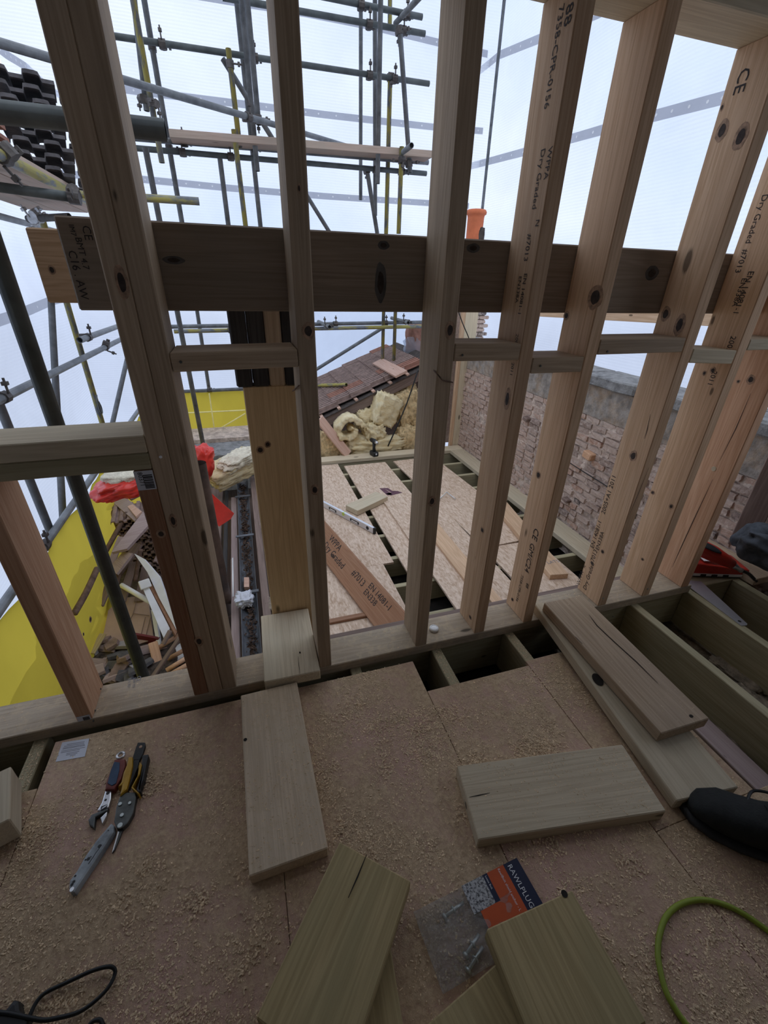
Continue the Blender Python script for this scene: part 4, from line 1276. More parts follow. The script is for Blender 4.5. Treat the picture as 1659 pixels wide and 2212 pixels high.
bp_ = boxw('brick_return', (2.30, 5.30, -0.6), (2.70, 5.4, 1.2), M['brick'], 'z', 0.005)
tag(bp_, 'narrow return of old brickwork beside the far treated post', 'brickwork')
# cable in front of the far post
bm = bmesh.new()
bm_tube(bm, spline([P(990, 672, Y=5.02), P(1000, 700, Y=5.02), P(1014, 734, Y=5.02), P(1018, 760, Y=5.02)], 5), 0.006, 6)
tag(finish('loose_cable', bm, M['cable_black'], None, None, True), 'black cable hanging in front of the far treated post', 'cable')

# ---------------------------------------------------------------- insulation heap beyond the deck
def wool_piece(label, px, Y, size, seed, rot=(0, 0, 0), mat='wool', boxy=0.55, amp=0.22, sub=5):
    o = lump('insulation_batt', P(*px, Y=Y), size, M[mat], seed, sub, amp, 3.4, rot, boxy, fray=0.16)
    return tag(o, label, 'insulation', 'mineral wool heap')
wool_piece('torn block of mineral wool standing up in the middle of the heap', (832, 884), 5.32, (0.15, 0.13, 0.19), 1.0, (0.1, 0.35, 0.2), 'wool', 0.8, 0.10)
wool_piece('tan mineral wool slab at the right of the heap', (878, 880), 5.45, (0.16, 0.16, 0.22), 2.0, (0, -0.3, 0), 'wool_dirty', 0.7)
wool_piece('shadowed mineral wool under the roof verge', (866, 852), 5.56, (0.2, 0.1, 0.16), 2.6, (0, -0.3, 0), 'wool_dirty', 0.5)
wool_piece('peaked scrap of bright mineral wool', (808, 935), 5.25, (0.13, 0.10, 0.12), 3.0, (0, 0, 0), 'wool', 0.2, 0.3)
wool_piece('long flat mineral wool batt lying just behind the drill', (815, 960), 5.22, (0.33, 0.10, 0.085), 4.0, (0, -0.05, 0), 'wool', 0.7)
wool_piece('dirty mineral wool wad at the right end of the heap', (878, 948), 5.28, (0.14, 0.12, 0.17), 5.0, (0, 0, 0), 'wool_dirty', 0.4)
wool_piece('mineral wool scrap between the curl and the long batt', (770, 955), 5.28, (0.16, 0.12, 0.11), 6.0, (0, 0.2, 0), 'wool', 0.4)
wool_piece('mineral wool tucked behind the leaning plank', (712, 960), 5.26, (0.15, 0.10, 0.17), 7.0, (0, 0.2, 0), 'wool_dirty', 0.4)
wool_piece('pale mineral wool patch behind the torn block', (795, 905), 5.45, (0.17, 0.10, 0.14), 8.0, (0, 0.1, 0), 'wool', 0.4)
wool_piece('low mineral wool spread along the far plate', (840, 975), 5.3, (0.6, 0.12, 0.07), 8.8, (0, 0, 0), 'wool_dirty', 0.4)
# the curled batt: a rolled strip
bm = bmesh.new()
cc = P(752, 928, Y=5.2)
rows = []
for i in range(64):
    a = i / 63
    th = 0.3 + a * 2.3 * math.pi
    rad = 0.23 - 0.155 * a
    wob = 0.018 * mnoise.noise(Vector((a * 9, 2, 0)))
    o_ = Vector((math.cos(th) * (rad + wob), 0, math.sin(th) * (rad * 0.85 + wob)))
    i_ = Vector((math.cos(th) * (rad - 0.065 + wob), 0, math.sin(th) * (rad * 0.85 - 0.06 + wob)))
    yy = 0.10 + 0.02 * mnoise.noise(Vector((a * 14, 7, 0)))
    rows.append([bm.verts.new(cc + v_ + Vector((0, y_, 0))) for v_, y_ in ((o_, -yy), (o_, 0.14), (i_, 0.14), (i_, -yy))])
for a, b in zip(rows, rows[1:]):
    for k in range(4): bm.faces.new((a[k], a[(k + 1) % 4], b[(k + 1) % 4], b[k]))
bm.faces.new(rows[0]); bm.faces.new(list(reversed(rows[-1])))
bmesh.ops.subdivide_edges(bm, edges=bm.edges[:], cuts=2, use_grid_fill=True)
for v in bm.verts: v.co += Vector((1, 1, 1)) * 0.014 * mnoise.noise(v.co * 26) + Vector((0.6, 0.3, 1)) * 0.020 * mnoise.noise(v.co * 9)
bmesh.ops.recalc_face_normals(bm, faces=bm.faces[:])
tag(finish('insulation_batt', bm, M['wool'], None, None, True), 'curled strip of pale yellow mineral wool left of the heap', 'insulation', 'mineral wool heap')
lw = lump('insulation_batt', P(505, 1012, Y=4.75), (0.27, 0.16, 0.10), M['wool'], 9, 5, 0.14, 3.0, (0.15, -0.28, 0.35), 0.8, fray=0.12)
tag(lw, 'loose yellow mineral wool batt lying over the gutter at left', 'insulation')
lump('torn_top', P(515, 992, Y=4.70), (0.20, 0.12, 0.06), M['wool_pale'], 4, 5, 0.25, 3.0, (0.1, -0.28, 0.35), 0.4, lw, fray=0.2)
lp2 = timber('leaning_plank', P(690, 905, Y=5.12), P(752, 982, Y=5.09), 0.12, 0.03, M['batten'], up=(0.5, -1, 0.4))
tag(lp2, 'sawn plank leaning beside the heap of mineral wool', 'plank')
bm = bmesh.new()
bm_tube(bm, spline([P(903, 800, Y=5.3), P(880, 868, Y=5.2), P(858, 920, Y=5.12), P(838, 964, Y=5.11)], 4), 0.009, 6)
tag(finish('black_cable', bm, M['cable_black'], None, None, True), 'stiff black cable slanting down into the mineral wool', 'cable')
bk = boxw('back_void', (0.1, 5.7, -1.2), (2.7, 5.75, -0.25), M['dark_void'], 'x', 0, deck)  # black panel in place of the shade below the far roof
# ---------------------------------------------------------------- gutter side
g_y0, g_y1, g_z = 1.52, 4.95, -0.70
gt = empty('gutter', (-0.165, 3.2, g_z), 'long grey gutter full of dead leaves along the roof edge', 'gutter')
bm = bmesh.new()
n = 12
rowa, rowb = [], []
for k in range(n + 1):
    a = math.pi + math.pi * k / n
    for rr_, row in ((0.060, rowa), (0.056, rowb)):
        row.append([bm.verts.new((-0.165 + rr_ * math.cos(a), yy, g_z + rr_ * math.sin(a))) for yy in (g_y0, g_y1)])
for k in range(n):
    bm.faces.new((rowa[k][0], rowa[k + 1][0], rowa[k + 1][1], rowa[k][1]))
    bm.faces.new((rowb[k][0], rowb[k][1], rowb[k + 1][1], rowb[k + 1][0]))
for k in (0, n): bm.faces.new((rowa[k][0], rowa[k][1], rowb[k][1], rowb[k][0]))
bmesh.ops.recalc_face_normals(bm, faces=bm.faces[:])
finish('gutter_trough', bm, M['gutter'], None, gt, True)
for y in (1.9, 2.75, 3.6, 4.45):
    bm = bmesh.new()
    bm_box(bm, 0.16, 0.03, 0.008, bev=0.001)
    finish('gutter_bracket', bm, M['gutter'], Matrix.Translation((-0.17, y, g_z + 0.004)), gt)
bm = bmesh.new()
rl = random.Random(21)
for k in range(900):
    y = rl.uniform(g_y0 + 0.05, g_y1 - 0.1)
    x = -0.165 + rl.gauss(0, 0.018)
    z = g_z - 0.045 + rl.uniform(0, 0.03)
    s = rl.uniform(0.008, 0.026)
    Mx = Matrix.Translation((x, y, z)) @ Matrix.Rotation(rl.uniform(0, 6.3), 4, 'Z') @ Matrix.Rotation(rl.uniform(-0.9, 0.9), 4, 'X') @ Matrix.Rotation(rl.uniform(-0.9, 0.9), 4, 'Y')
    vs = [bm.verts.new(Mx @ Vector(c)) for c in ((-s, 0, 0), (0, -s * 0.5, s * 0.2), (s, 0, 0), (0, s * 0.5, s * 0.2))]
    bm.faces.new(vs)
lv = finish('leaf_litter', bm, M['leaf_litter'], None, gt)
lv['kind'] = 'stuff'
def lb(x0, x1, y0, y1, z0, z1, mat, label, cat='board'):
    return tag(boxw('eaves_board', (x0, y0, z0), (x1, y1, z1), M[mat], 'y'), label, cat)
lb(-0.075, -0.02, 1.5, 4.9, -0.90, -0.66, 'old_wood', 'split dark fascia board on the right side of the gutter')
lb(-0.30, -0.245, 1.5, 4.6, -0.80, -0.765, 'old_pink_wood', 'narrow worn board just left of the gutter')
lb(-0.62, -0.40, 2.5, 5.0, -0.84, -0.80, 'old_wood', 'wide dark board between the soil pipe and the gutter')
lb(-0.37, -0.335, 1.9, 4.8, -0.80, -0.77, 'black_wood', 'black strip between the wide dark board and the gutter')
# neighbouring house end below the netting
nb = boxw('neighbour_ledge', (-1.1, 5.7, -0.95), (0.1, 6.2, P(460, 948, Y=5.7).z), M['mortar'], 'x')
tag(nb, 'pale masonry ledge below the far yellow netting', 'masonry')
nb2 = boxw('neighbour_ledge', (-0.9, 5.2, -0.95), (0.0, 5.69, P(460, 985, Y=5.2).z), M['coping'], 'x')
tag(nb2, 'flat grey slab in front of the pale masonry ledge', 'masonry')

# soil pipe: an upright brown pipe with a collar
sx, sy = P(492, 1335, z=-0.95).x, P(492, 1335, z=-0.95).y
spipe = empty('soil_pipe', (sx, sy, -1.1), 'brown upright soil pipe with an open top beside the red sack', 'pipe')
ztop = P(432, 1000, Y=sy).z
bm = bmesh.new()
rings = bm_tube(bm, [(sx, sy, -1.3), (sx, sy, ztop)], 0.052, 18, caps=False)
ri_ = bm_tube(bm, [(sx, sy, ztop), (sx, sy, ztop - 0.25)], 0.046, 18, caps=False)
bm.faces.new(ri_[1])
finish('pipe_barrel', bm, M['soil_pipe'], None, spipe, True)
bm = bmesh.new()
bm_tube(bm, [(sx, sy, -0.98), (sx, sy, -0.97), (sx, sy, -0.90), (sx, sy, -0.89)], 0.065, 18, radii=[0.055, 0.067, 0.067, 0.055])
finish('pipe_collar', bm, M['soil_pipe'], None, spipe, True)

# ---------------------------------------------------------------- rubble heap on the left scaffold lift
def slab(name, pts, z, t, mat, label, cat, tilt=None, group=None):
    """a flat piece from its outline in the frame, lying at height z (or one height per corner)"""
    zs = z if isinstance(z, (list, tuple)) else [z] * len(pts)
    W_ = [P(x, y, z=q) for (x, y), q in zip(pts, zs)]
    c = sum(W_, Vector()) / len(W_)
    u = (W_[1] - W_[0]).normalized()
    nrm = Vector()
    for i in range(len(W_)):
        nrm += (W_[i] - c).cross(W_[(i + 1) % len(W_)] - c)
    nrm.normalize()
    if nrm.z < 0: nrm = -nrm
    Mx = frame(c, u, nrm)
    Mi = Mx.inverted()
    bm = bmesh.new()
    bm_prism(bm, [((Mi @ w).x, (Mi @ w).y) for w in W_], -t, 0.0)
    o = finish(name, bm, mat, Mx)
    return tag(o, label, cat, group)

cbd = slab('cardboard_sheet', [(197, 1386), (229, 1322), (262, 1292), (318, 1286), (331, 1380), (285, 1398)], [-0.96, -0.88, -0.84, -0.82, -0.93, -0.97], 0.015, M['cardboard'], 'flattened brown cardboard with crease lines on the rubble heap', 'cardboard')
def line_on(parent, pts, z, mat, r=0.003):
    bm = bmesh.new()
    bm_tube(bm, [P(x, y, z=q) for (x, y), q in zip(pts, z)], r, 5)
    finish('crease_line', bm, M[mat], None, parent)
line_on(cbd, [(296, 1293), (288, 1325), (279, 1343)], (-0.828, -0.868, -0.89), 'cardboard_line')
line_on(cbd, [(287, 1325), (322, 1330)], (-0.866, -0.868), 'cardboard_line')
line_on(cbd, [(314, 1333), (304, 1374)], (-0.870, -0.925), 'cardboard_line')
line_on(cbd, [(325, 1334), (315, 1374)], (-0.871, -0.925), 'cardboard_line')
wp = slab('painted_board', [(290, 1196), (312, 1208), (346, 1246), (366, 1310), (380, 1362), (345, 1292), (318, 1236)], [-0.52, -0.54, -0.62, -0.74, -0.84, -0.72, -0.60], 0.02, M['white_paint'], 'long tapering white panel leaning in the rubble', 'panel')
tr_ = slab('white_trunking', [(309, 1272), (322, 1268), (367, 1358), (357, 1386)], [-0.66, -0.66, -0.85, -0.88], 0.035, M['white_paint'], 'white plastic trunking with a square end plate', 'trunking')
bm = bmesh.new()
bm_box(bm, 0.075, 0.065, 0.03, bev=0.004)
ep = finish('end_plate', bm, M['white_plastic'], frame(P(313, 1262, z=-0.635), (0.9, 0.35, 0), (-0.2, -0.8, 0.6)), tr_)
slab('copper_pipe_strip', [(322, 1262), (328, 1258), (384, 1362), (378, 1376)], [-0.655, -0.655, -0.86, -0.88], 0.03, M['pine_red'], 'orange-brown strip lying between the white trunking and white panel', 'strip')
slab('painted_board', [(323, 1316), (333, 1322), (350, 1398), (341, 1398)], [-0.83, -0.83, -0.95, -0.95], 0.02, M['white_paint'], 'small white wedge-shaped panel beside the cardboard', 'panel')
slab('painted_board', [(368, 1405), (395, 1385), (402, 1415), (378, 1430)], -0.97, 0.015, M['white_paint'], 'white panel scrap under the ladder rungs', 'panel')
bm = bmesh.new()
bm_tube(bm, [P(262, 1264, z=-0.70), P(331, 1304, z=-0.76)], 0.019, 10)
tag(finish('white_pipe', bm, M['white_plastic'], None, None, True), 'short white plastic pipe lying over the cardboard', 'pipe')
slab('maroon_board', [(287, 1370), (342, 1380), (343, 1394), (292, 1388)], [-0.90, -0.91, -0.97, -0.97], 0.02, M['maroon'], 'dark maroon painted board at the near edge of the cardboard', 'board')
# wooden ladder: stile and rungs
def rod(p0, p1, r, mat, name, parent=None, n=10):
    bm = bmesh.new()
    bm_tube(bm, [p0, p1], r, n)
    return finish(name, bm, M[mat], None, parent, True)
lad = empty('wooden_ladder', tuple(P(345, 1440, z=-1.05)), 'broken pale wooden ladder with round rungs in the rubble', 'ladder')
timber('ladder_stile', P(330, 1388, z=-0.90), P(352, 1474, z=-1.06), 0.06, 0.03, M['pine_warm'], parent=lad)
timber('ladder_stile', P(352, 1402, z=-0.98), P(372, 1462, z=-1.07), 0.06, 0.03, M['batten'], parent=lad)
for a, b in (((337, 1403), (386, 1372)), ((362, 1424), (402, 1402)), ((360, 1448), (405, 1420)), ((366, 1458), (412, 1432))):
    rod(P(*a, z=-0.94), P(*b, z=-0.90), 0.016, 'pine_warm', 'ladder_rung', lad)
st_ = timber('dark_batten', P(326, 1468, z=-0.98), P(388, 1378, z=-0.80), 0.03, 0.02, M['old_wood'])
tag(st_, 'thin dark batten lying across the ladder rungs', 'batten')
tag(timber('dark_batten', P(352, 1392, z=-0.88), P(368, 1362, z=-0.82), 0.03, 0.02, M['old_wood']), 'short dark batten between ladder and white trunking', 'batten')
tag(rod(P(202, 1422, z=-1.0), P(234, 1395, z=-0.96), 0.02, 'batten', 'broom_handle'), 'pinkish round pole end left of the broken tiles', 'pole')
tag(timber('olive_strip', P(197, 1412, z=-0.92), P(223, 1369, z=-0.88), 0.05, 0.012, M['pine_olive']), 'olive wooden strip lying on the left corner of the cardboard', 'strip')
# broken tiles at the near end
rz = random.Random(31)
names_ = ['palest', 'largest', 'reddish', 'upright', 'dark']
for k in range(34):
    x = rz.uniform(200, 312); yv = rz.uniform(1398, 1476)
    p = P(x, yv, z=-1.0)
    L, W2 = rz.uniform(0.09, 0.20), rz.uniform(0.05, 0.10)
    bm = bmesh.new()
    ol = [(-L / 2, -W2 / 2), (L / 2 * rz.uniform(0.5, 1), -W2 / 2), (L / 2, W2 / 2 * rz.uniform(0.2, 1)), (L * 0.1, W2 / 2), (-L / 2, W2 / 2 * rz.uniform(0.4, 1))]
    bm_prism(bm, ol, -0.012, 0.012)
    o = finish('broken_tile', bm, M[rz.choice(['tile', 'tile_grey', 'old_pink_wood', 'lead_grey'])], Matrix.Translation(p + Vector((0, 0, rz.uniform(0, 0.09)))) @ Matrix.Rotation(rz.uniform(0, 6.3), 4, 'Z') @ Matrix.Rotation(rz.uniform(-0.6, 0.6), 4, 'X') @ Matrix.Rotation(rz.uniform(-0.4, 0.4), 4, 'Y'))
    tag(o, 'broken roof tile fragment in the pile behind the sill at left', 'tile fragment', 'broken tile fragments')
# stack of ribbed tiles standing under the planks
DT = ribbed_tile(0.34, 0.36, 6, 0.020, M['tile'])
for k in range(17):
    o = share('roof_tile', DT, Matrix.Translation((-1.04 + 0.02 * math.sin(k * 1.9), 3.85 + 0.02 * math.sin(k * 3.1), -0.95 + k * 0.031)) @ Matrix.Rotation(math.pi / 2 + 0.15 + 0.04 * math.sin(k * 2.2), 4, 'Z'))
    tag(o, 'dark ribbed roof tile in the stack under the old planks', 'tile', 'stacked ribbed tiles')
for k in range(12):
    o = share('roof_tile', DT, Matrix.Translation((-0.72 + 0.02 * math.sin(k * 1.7), 3.55, -1.09 + k * 0.031)) @ Matrix.Rotation(math.pi / 2 - 0.1 + 0.03 * math.sin(k * 2.2), 4, 'Z'))
    tag(o, 'dark ribbed roof tile in the lower stack beside the jack stud', 'tile', 'lower stacked ribbed tiles')
p1_ = slab('old_plank', [(242, 1083), (268, 1070), (312, 1108), (292, 1128)], [-0.42, -0.40, -0.38, -0.42], 0.025, M['old_pink_wood'], 'dusty pinkish plank lying topmost across the tile stack', 'plank')
p1b = slab('old_plank', [(274, 1092), (284, 1086), (306, 1105), (296, 1120)], [-0.395, -0.39, -0.37, -0.395], 0.02, M['batten'], 'redder plank scrap lying on the topmost pinkish plank', 'plank')
slab('old_plank', [(243, 1196), (276, 1188), (317, 1130), (309, 1104)], [-0.50, -0.49, -0.38, -0.36], 0.025, M['old_pink_wood'], 'wide dusty plank with a split end leaning against the jack stud', 'plank')
slab('old_plank', [(236, 1226), (252, 1240), (288, 1196), (264, 1190)], [-0.60, -0.60, -0.52, -0.52], 0.02, M['old_pink_wood'], 'ragged grey plank below the split-ended plank', 'plank')
def rusty(label, pts, zz, r=0.014):
    bm = bmesh.new()
    bm_tube(bm, spline([P(x, y, z=q) for (x, y), q in zip(pts, zz)], 5), r, 8)
    tag(finish('rusty_pipe', bm, M['rust_pipe'], None, None, True), label, 'pipe', 'rusty pipes')
rusty('straight rusty pipe leaning in front of the tile stack', [(274, 1108), (250, 1152), (226, 1196)], (-0.42, -0.50, -0.60), 0.019)
rusty('hooked rusty pipe beside the topmost plank', [(256, 1092), (243, 1106), (247, 1124), (253, 1140)], (-0.45, -0.46, -0.50, -0.53), 0.012)
rusty('rusty pipe lying along the yellow netting', [(160, 1326), (186, 1280), (210, 1228)], (-0.50, -0.46, -0.42), 0.020)
rusty('rusty pipe standing under the planks', [(304, 1186), (298, 1220), (292, 1256)], (-0.52, -0.62, -0.72), 0.016)
rusty('rusty pipe below the ragged grey plank', [(266, 1215), (256, 1245), (250, 1270)], (-0.58, -0.66, -0.72), 0.018)
slab('lilac_board', [(207, 1312), (214, 1280), (232, 1284), (220, 1330)], [-0.85, -0.82, -0.82, -0.86], 0.02, M['white_paint'], 'small lilac-white board between the netting and the dark upright', 'board')
slab('white_rag', [(196, 1368), (209, 1330), (214, 1338), (203, 1362)], -0.90, 0.01, M['white_plastic'], 'white scrap tucked beside the yellow netting', 'scrap')
slab('dark_sheet', [(182, 1380), (206, 1290), (216, 1300), (198, 1400)], -0.95, 0.01, M['dark_void'], 'black sheet edge along the foot of the yellow netting', 'sheet')
tag(timber('long_batten', P(190, 1392, z=-1.0), P(228, 1325, z=-0.9), 0.03, 0.02, M['old_wood']), 'dark batten along the left edge of the cardboard', 'batten')
rbb = rough = lump('rubble_bed', P(270, 1330, z=-1.06), (0.46, 1.1, 0.09), M['dark_rubble'], 2, 6, 0.3, 3.0, (0, 0, 0), 0.7)
tag(rbb, 'dark dusty rubble under the heap at left', 'rubble', None, 'stuff')
# loose dark battens and splintered boards through the heap
rw = random.Random(44)
for k, (x0, y0, x1, y1, z0, z1, w, mt, lb_) in enumerate((
        (238, 1262, 300, 1175, -0.72, -0.55, 0.07, 'old_wood', 'dark splintered board under the ragged grey plank'),
        (262, 1300, 290, 1215, -0.80, -0.62, 0.06, 'old_wood', 'dark board standing behind the white pipe'),
        (228, 1250, 262, 1160, -0.66, -0.52, 0.05, 'old_pink_wood', 'narrow worn board beside the straight rusty pipe'),
        (215, 1310, 246, 1240, -0.80, -0.70, 0.06, 'old_wood', 'dark board left of the cardboard top edge'),
        (300, 1300, 318, 1215, -0.84, -0.66, 0.07, 'old_wood', 'dark board between white pipe and trunking'),
        (236, 1100, 262, 1062, -0.46, -0.42, 0.06, 'old_pink_wood', 'stubby plank under the red sack'),
        (280, 1078, 312, 1062, -0.40, -0.38, 0.05, 'old_wood', 'dark stub of board right of the red sack'),
        (300, 1150, 322, 1080, -0.48, -0.36, 0.06, 'old_wood', 'dark board behind the wide dusty plank'),
        (212, 1400, 250, 1402, -0.95, -0.95, 0.05, 'old_pink_wood', 'short pinkish board below the cardboard corner'),
        (300, 1408, 330, 1400, -0.96, -0.95, 0.07, 'old_pink_wood', 'pale dusty board under the maroon board'),
        (285, 1460, 318, 1430, -0.98, -0.95, 0.03, 'batten', 'thin light splinter beside the dark upright'))):
    o = timber('splintered_board', P(x0, y0, z=z0), P(x1, y1, z=z1), w, 0.02, M[mt], up=(rw.uniform(-0.4, 0.4), -0.5, 1))
    tag(o, lb_, 'board')
# red sacks
def sack(label, px, Y, size, seed, rot=(0, 0, 0), z=None):
    o = lump('red_sack', P(*px, Y=Y), size, M['red_sack'], seed, 5, 0.22, 2.6, rot, 0.35)
    return tag(o, label, 'sack')
sk = sack('red plastic sack of sand on the tile stack', (268, 1048), 2.9, (0.16, 0.12, 0.055), 2, (0, -0.15, 0.2))
lump('sand_in_sack', P(275, 1030, Y=2.93), (0.13, 0.10, 0.04), M['wool_pale'], 3, 4, 0.2, parent=sk)
sack('red plastic sack hanging behind the soil pipe', (434, 1004), 4.4, (0.11, 0.10, 0.19), 6, (0, 0.25, 0))
slab('red_sack_flap', [(452, 1062), (506, 1110), (498, 1120), (473, 1136), (458, 1120)], [-0.20, -0.42, -0.47, -0.52, -0.42], 0.012, M['red_sack'], 'loose red plastic flap sticking out right of the soil pipe', 'sack')
# small things by the gutter
pw = rod(P(503, 1208, z=-0.78), P(504, 1292, z=-0.78), 0.016, 'white_plastic', 'white_pipe')
tag(pw, 'slim white waste pipe lying left of the gutter', 'pipe')
o = slab('wood_offcut', [(527, 1247), (538, 1247), (538, 1268), (527, 1268)], -0.70, 0.03, M['batten'], 'small pale wood block resting in the gutter', 'offcut')
wr = lump('white_rag', P(527, 1295, z=-0.68), (0.055, 0.06, 0.035), M['paper'], 3, 5, 0.4, 3.0)
tag(wr, 'crumpled white cloth on the gutter edge', 'cloth')
for k, (x, y) in enumerate(((575, 1075), (590, 1190), (600, 1260), (590, 1310), (572, 1140))):
    o = lump('plaster_lump', P(x, y, z=-0.70), (0.05, 0.07, 0.04), M['rubble'], k * 3.0, 4, 0.4)
    tag(o, ['lump of old plaster between the joist ends, furthest along the gutter', 'lump of old plaster between the joist ends, third from the sill', 'lump of old plaster between the joist ends, second from the sill', 'lump of old plaster between the joist ends, nearest the sill', 'lump of old plaster between the joist ends, fourth from the sill'][k], 'plaster', 'plaster lumps')
# ---------------------------------------------------------------- tiles on the high platform
HT = [ribbed_tile(0.36, 0.30, 2, 0.030, M['tile_grey'], 0.018), ribbed_tile(0.36, 0.28, 3, 0.025, M['tile_red'], 0.018)]
for k in range(8):
    p = P(133, 398 - 20 * k, Y=4.1 + 0.03 * (k % 2))
    o = share('roof_tile', HT[0], Matrix.Translation((-1.05 + 0.015 * (k % 3), 3.95, 1.93 + k * 0.062)) @ Matrix.Rotation(math.pi / 2 + 0.25, 4, 'Z'))
    tag(o, 'grey profiled roof tile in the dark stack at upper left', 'tile', 'grey tiles on the high platform')
for k in range(8):
    o = share('roof_tile', HT[0], Matrix.Translation((-0.80 + 0.015 * (k % 3), 4.35, 1.93 + k * 0.062)) @ Matrix.Rotation(math.pi / 2 + 0.1, 4, 'Z'))
    tag(o, 'grey profiled roof tile in the stack half behind the double post', 'tile', 'grey tiles behind the double post')
for k in range(6):
    o = share('roof_tile', HT[1], Matrix.Translation((-1.13, 3.10, 1.93 + k * 0.05)) @ Matrix.Rotation(math.pi / 2 + 0.05, 4, 'Z'))
    tag(o, 'red-brown roof tile stacked at the left edge of the platform', 'tile', 'red-brown tiles on the high platform')
# ---------------------------------------------------------------- loose boards on the loft floor
def floor_board(pts, zs, mat, label, t=0.047, name='loose_board'):
    zs = zs if isinstance(zs, (list, tuple)) else [zs] * 4
    a, b, c, d = [P(x, y, z=q) for (x, y), q in zip(pts, zs)]
    return tag(board4(name, a, b, c, d, t, M[mat]), label, 'board')
ZB = ZF + 0.0475
bA = floor_board([(520, 1500), (641, 1474), (710, 1834.5), (537, 1890)], ZB, 'pine_green_dusty', 'sawdusty pale board lying below the double post, pointing away from the viewer')
bB = floor_board([(563, 1329), (666, 1314.5), (691, 1448), (571, 1474)], 0.0475, 'pine_green', 'short pale green board lying across the sill at the foot of the wide post')
bD = floor_board([(1152, 1311), (1248, 1287), (1582, 1697), (1477, 1733)], [0.0485, 0.0485, ZB + 0.004, ZB + 0.004], 'pine_green', 'green treated board underneath the sloping board, a dark oval hole in it')
bC = floor_board([(1169, 1303), (1264, 1284), (1525, 1553), (1437, 1583)], [0.097, 0.097, 0.078, 0.078], 'pine_grey', 'brown board with a split, lying on top of the green board by the joists')
bE = floor_board([(1033, 1815), (988, 1653), (1346, 1608), (1438, 1751)], ZB, 'pine_green', 'broad clean-sawn board lying flat in the middle right of the floor')
bF2 = floor_board([(640, 2060), (850, 2092), (880, 2260), (640, 2260)], ZB, 'pine_olive', 'board end just showing under the split olive board')
bF = floor_board([(735, 1805), (888, 1918), (762, 2270), (525, 2270)], ZB + 0.048, 'pine_olive', 'split olive-green board in the foreground running out at the bottom')
bH = floor_board([(868, 2225), (1110, 2080), (1230, 2330), (990, 2470)], ZB, 'pine_olive', 'dark board end at the bottom under the plastic bolt bag')
bG = floor_board([(1046, 2010), (1240, 1919), (1425, 2270), (1165, 2270)], ZB + 0.048, 'pine_olive', 'smooth olive board at the bottom right lying over the bolt bag')
def dark_mark(parent, px, z, rx, ry, mat='dark_void', name='knot_hole', rot=0.0, h=0.0012):
    p = P(*px, z=z)
    bm = bmesh.new()
    bmesh.ops.create_circle(bm, cap_ends=True, segments=16, radius=1.0)
    for v in bm.verts: v.co = Vector((v.co.x * rx, v.co.y * ry, 0))
    return finish(name, bm, M[mat], Matrix.Translation(p + Vector((0, 0, h))) @ Matrix.Rotation(rot, 4, 'Z'), parent)
dark_mark(bD, (1291, 1468), 0.036, 0.030, 0.020, 'dark_void', 'oval_hole', 1.2)
dark_mark(bG, (1219, 1931), ZB + 0.048, 0.008, 0.008)
dark_mark(bC, (1493, 1547), 0.079, 0.007, 0.006, 'dark_void')
dark_mark(bB, (648, 1410), 0.0475, 0.003, 0.006, 'dark_void')
dark_mark(bA, (530, 1598), ZB, 0.006, 0.006, 'dark_void')
def crack(parent, pts, z, w=0.0022, mat='dark_void'):
    q = [P(x, y, z=z if not isinstance(z, (list, tuple)) else z[i]) for i, (x, y) in enumerate(pts)]
    bm = bmesh.new()
    for i, p in enumerate(q):
        d = (q[min(i + 1, len(q) - 1)] - q[max(i - 1, 0)]).normalized()
        s = Vector((-d.y, d.x, 0)) * w * (0.5 if i in (0, len(q) - 1) else 1.0)
        q[i] = (bm.verts.new(p + s + Vector((0, 0, 0.0009))), bm.verts.new(p - s + Vector((0, 0, 0.0009))))
        if i: bm.faces.new((q[i - 1][0], q[i - 1][1], q[i][1], q[i][0]))
    finish('split_crack', bm, M[mat], None, parent)
# q is rebuilt in place above, so directions use neighbours already turned into verts: keep a plain copy
def crack(parent, pts, z, w=0.0022, mat='dark_void'):
    q = [P(x, y, z=z if not isinstance(z, (list, tuple)) else z[i]) for i, (x, y) in enumerate(pts)]
    bm = bmesh.new()
    prev = None
    for i, p in enumerate(q):
        d = (q[min(i + 1, len(q) - 1)] - q[max(i - 1, 0)]).normalized()
        s = Vector((-d.y, d.x, 0)) * w * (0.35 if i in (0, len(q) - 1) else 1.0)
        cur = (bm.verts.new(p + s + Vector((0, 0, 0.0009))), bm.verts.new(p - s + Vector((0, 0, 0.0009))))
        if prev: bm.faces.new((prev[0], prev[1], cur[1], cur[0]))
        prev = cur
    finish('split_crack', bm, M[mat], None, parent)
crack(bF, [(792, 1846), (772, 1895), (752, 1940)], ZB + 0.048, 0.0018)
crack(bC, [(1272, 1328), (1290, 1352), (1325, 1385), (1375, 1430), (1420, 1475)], [0.0935, 0.092, 0.0895, 0.0865, 0.0835], 0.0022)
crack(bC, [(1243, 1376), (1258, 1391)], [0.092, 0.0912], 0.003)
crack(bE, [(1014, 1722), (1035, 1718), (1058, 1713)], ZB, 0.0015)
crack(bB, [(644, 1418), (646, 1440), (648, 1456)], 0.0475, 0.001)

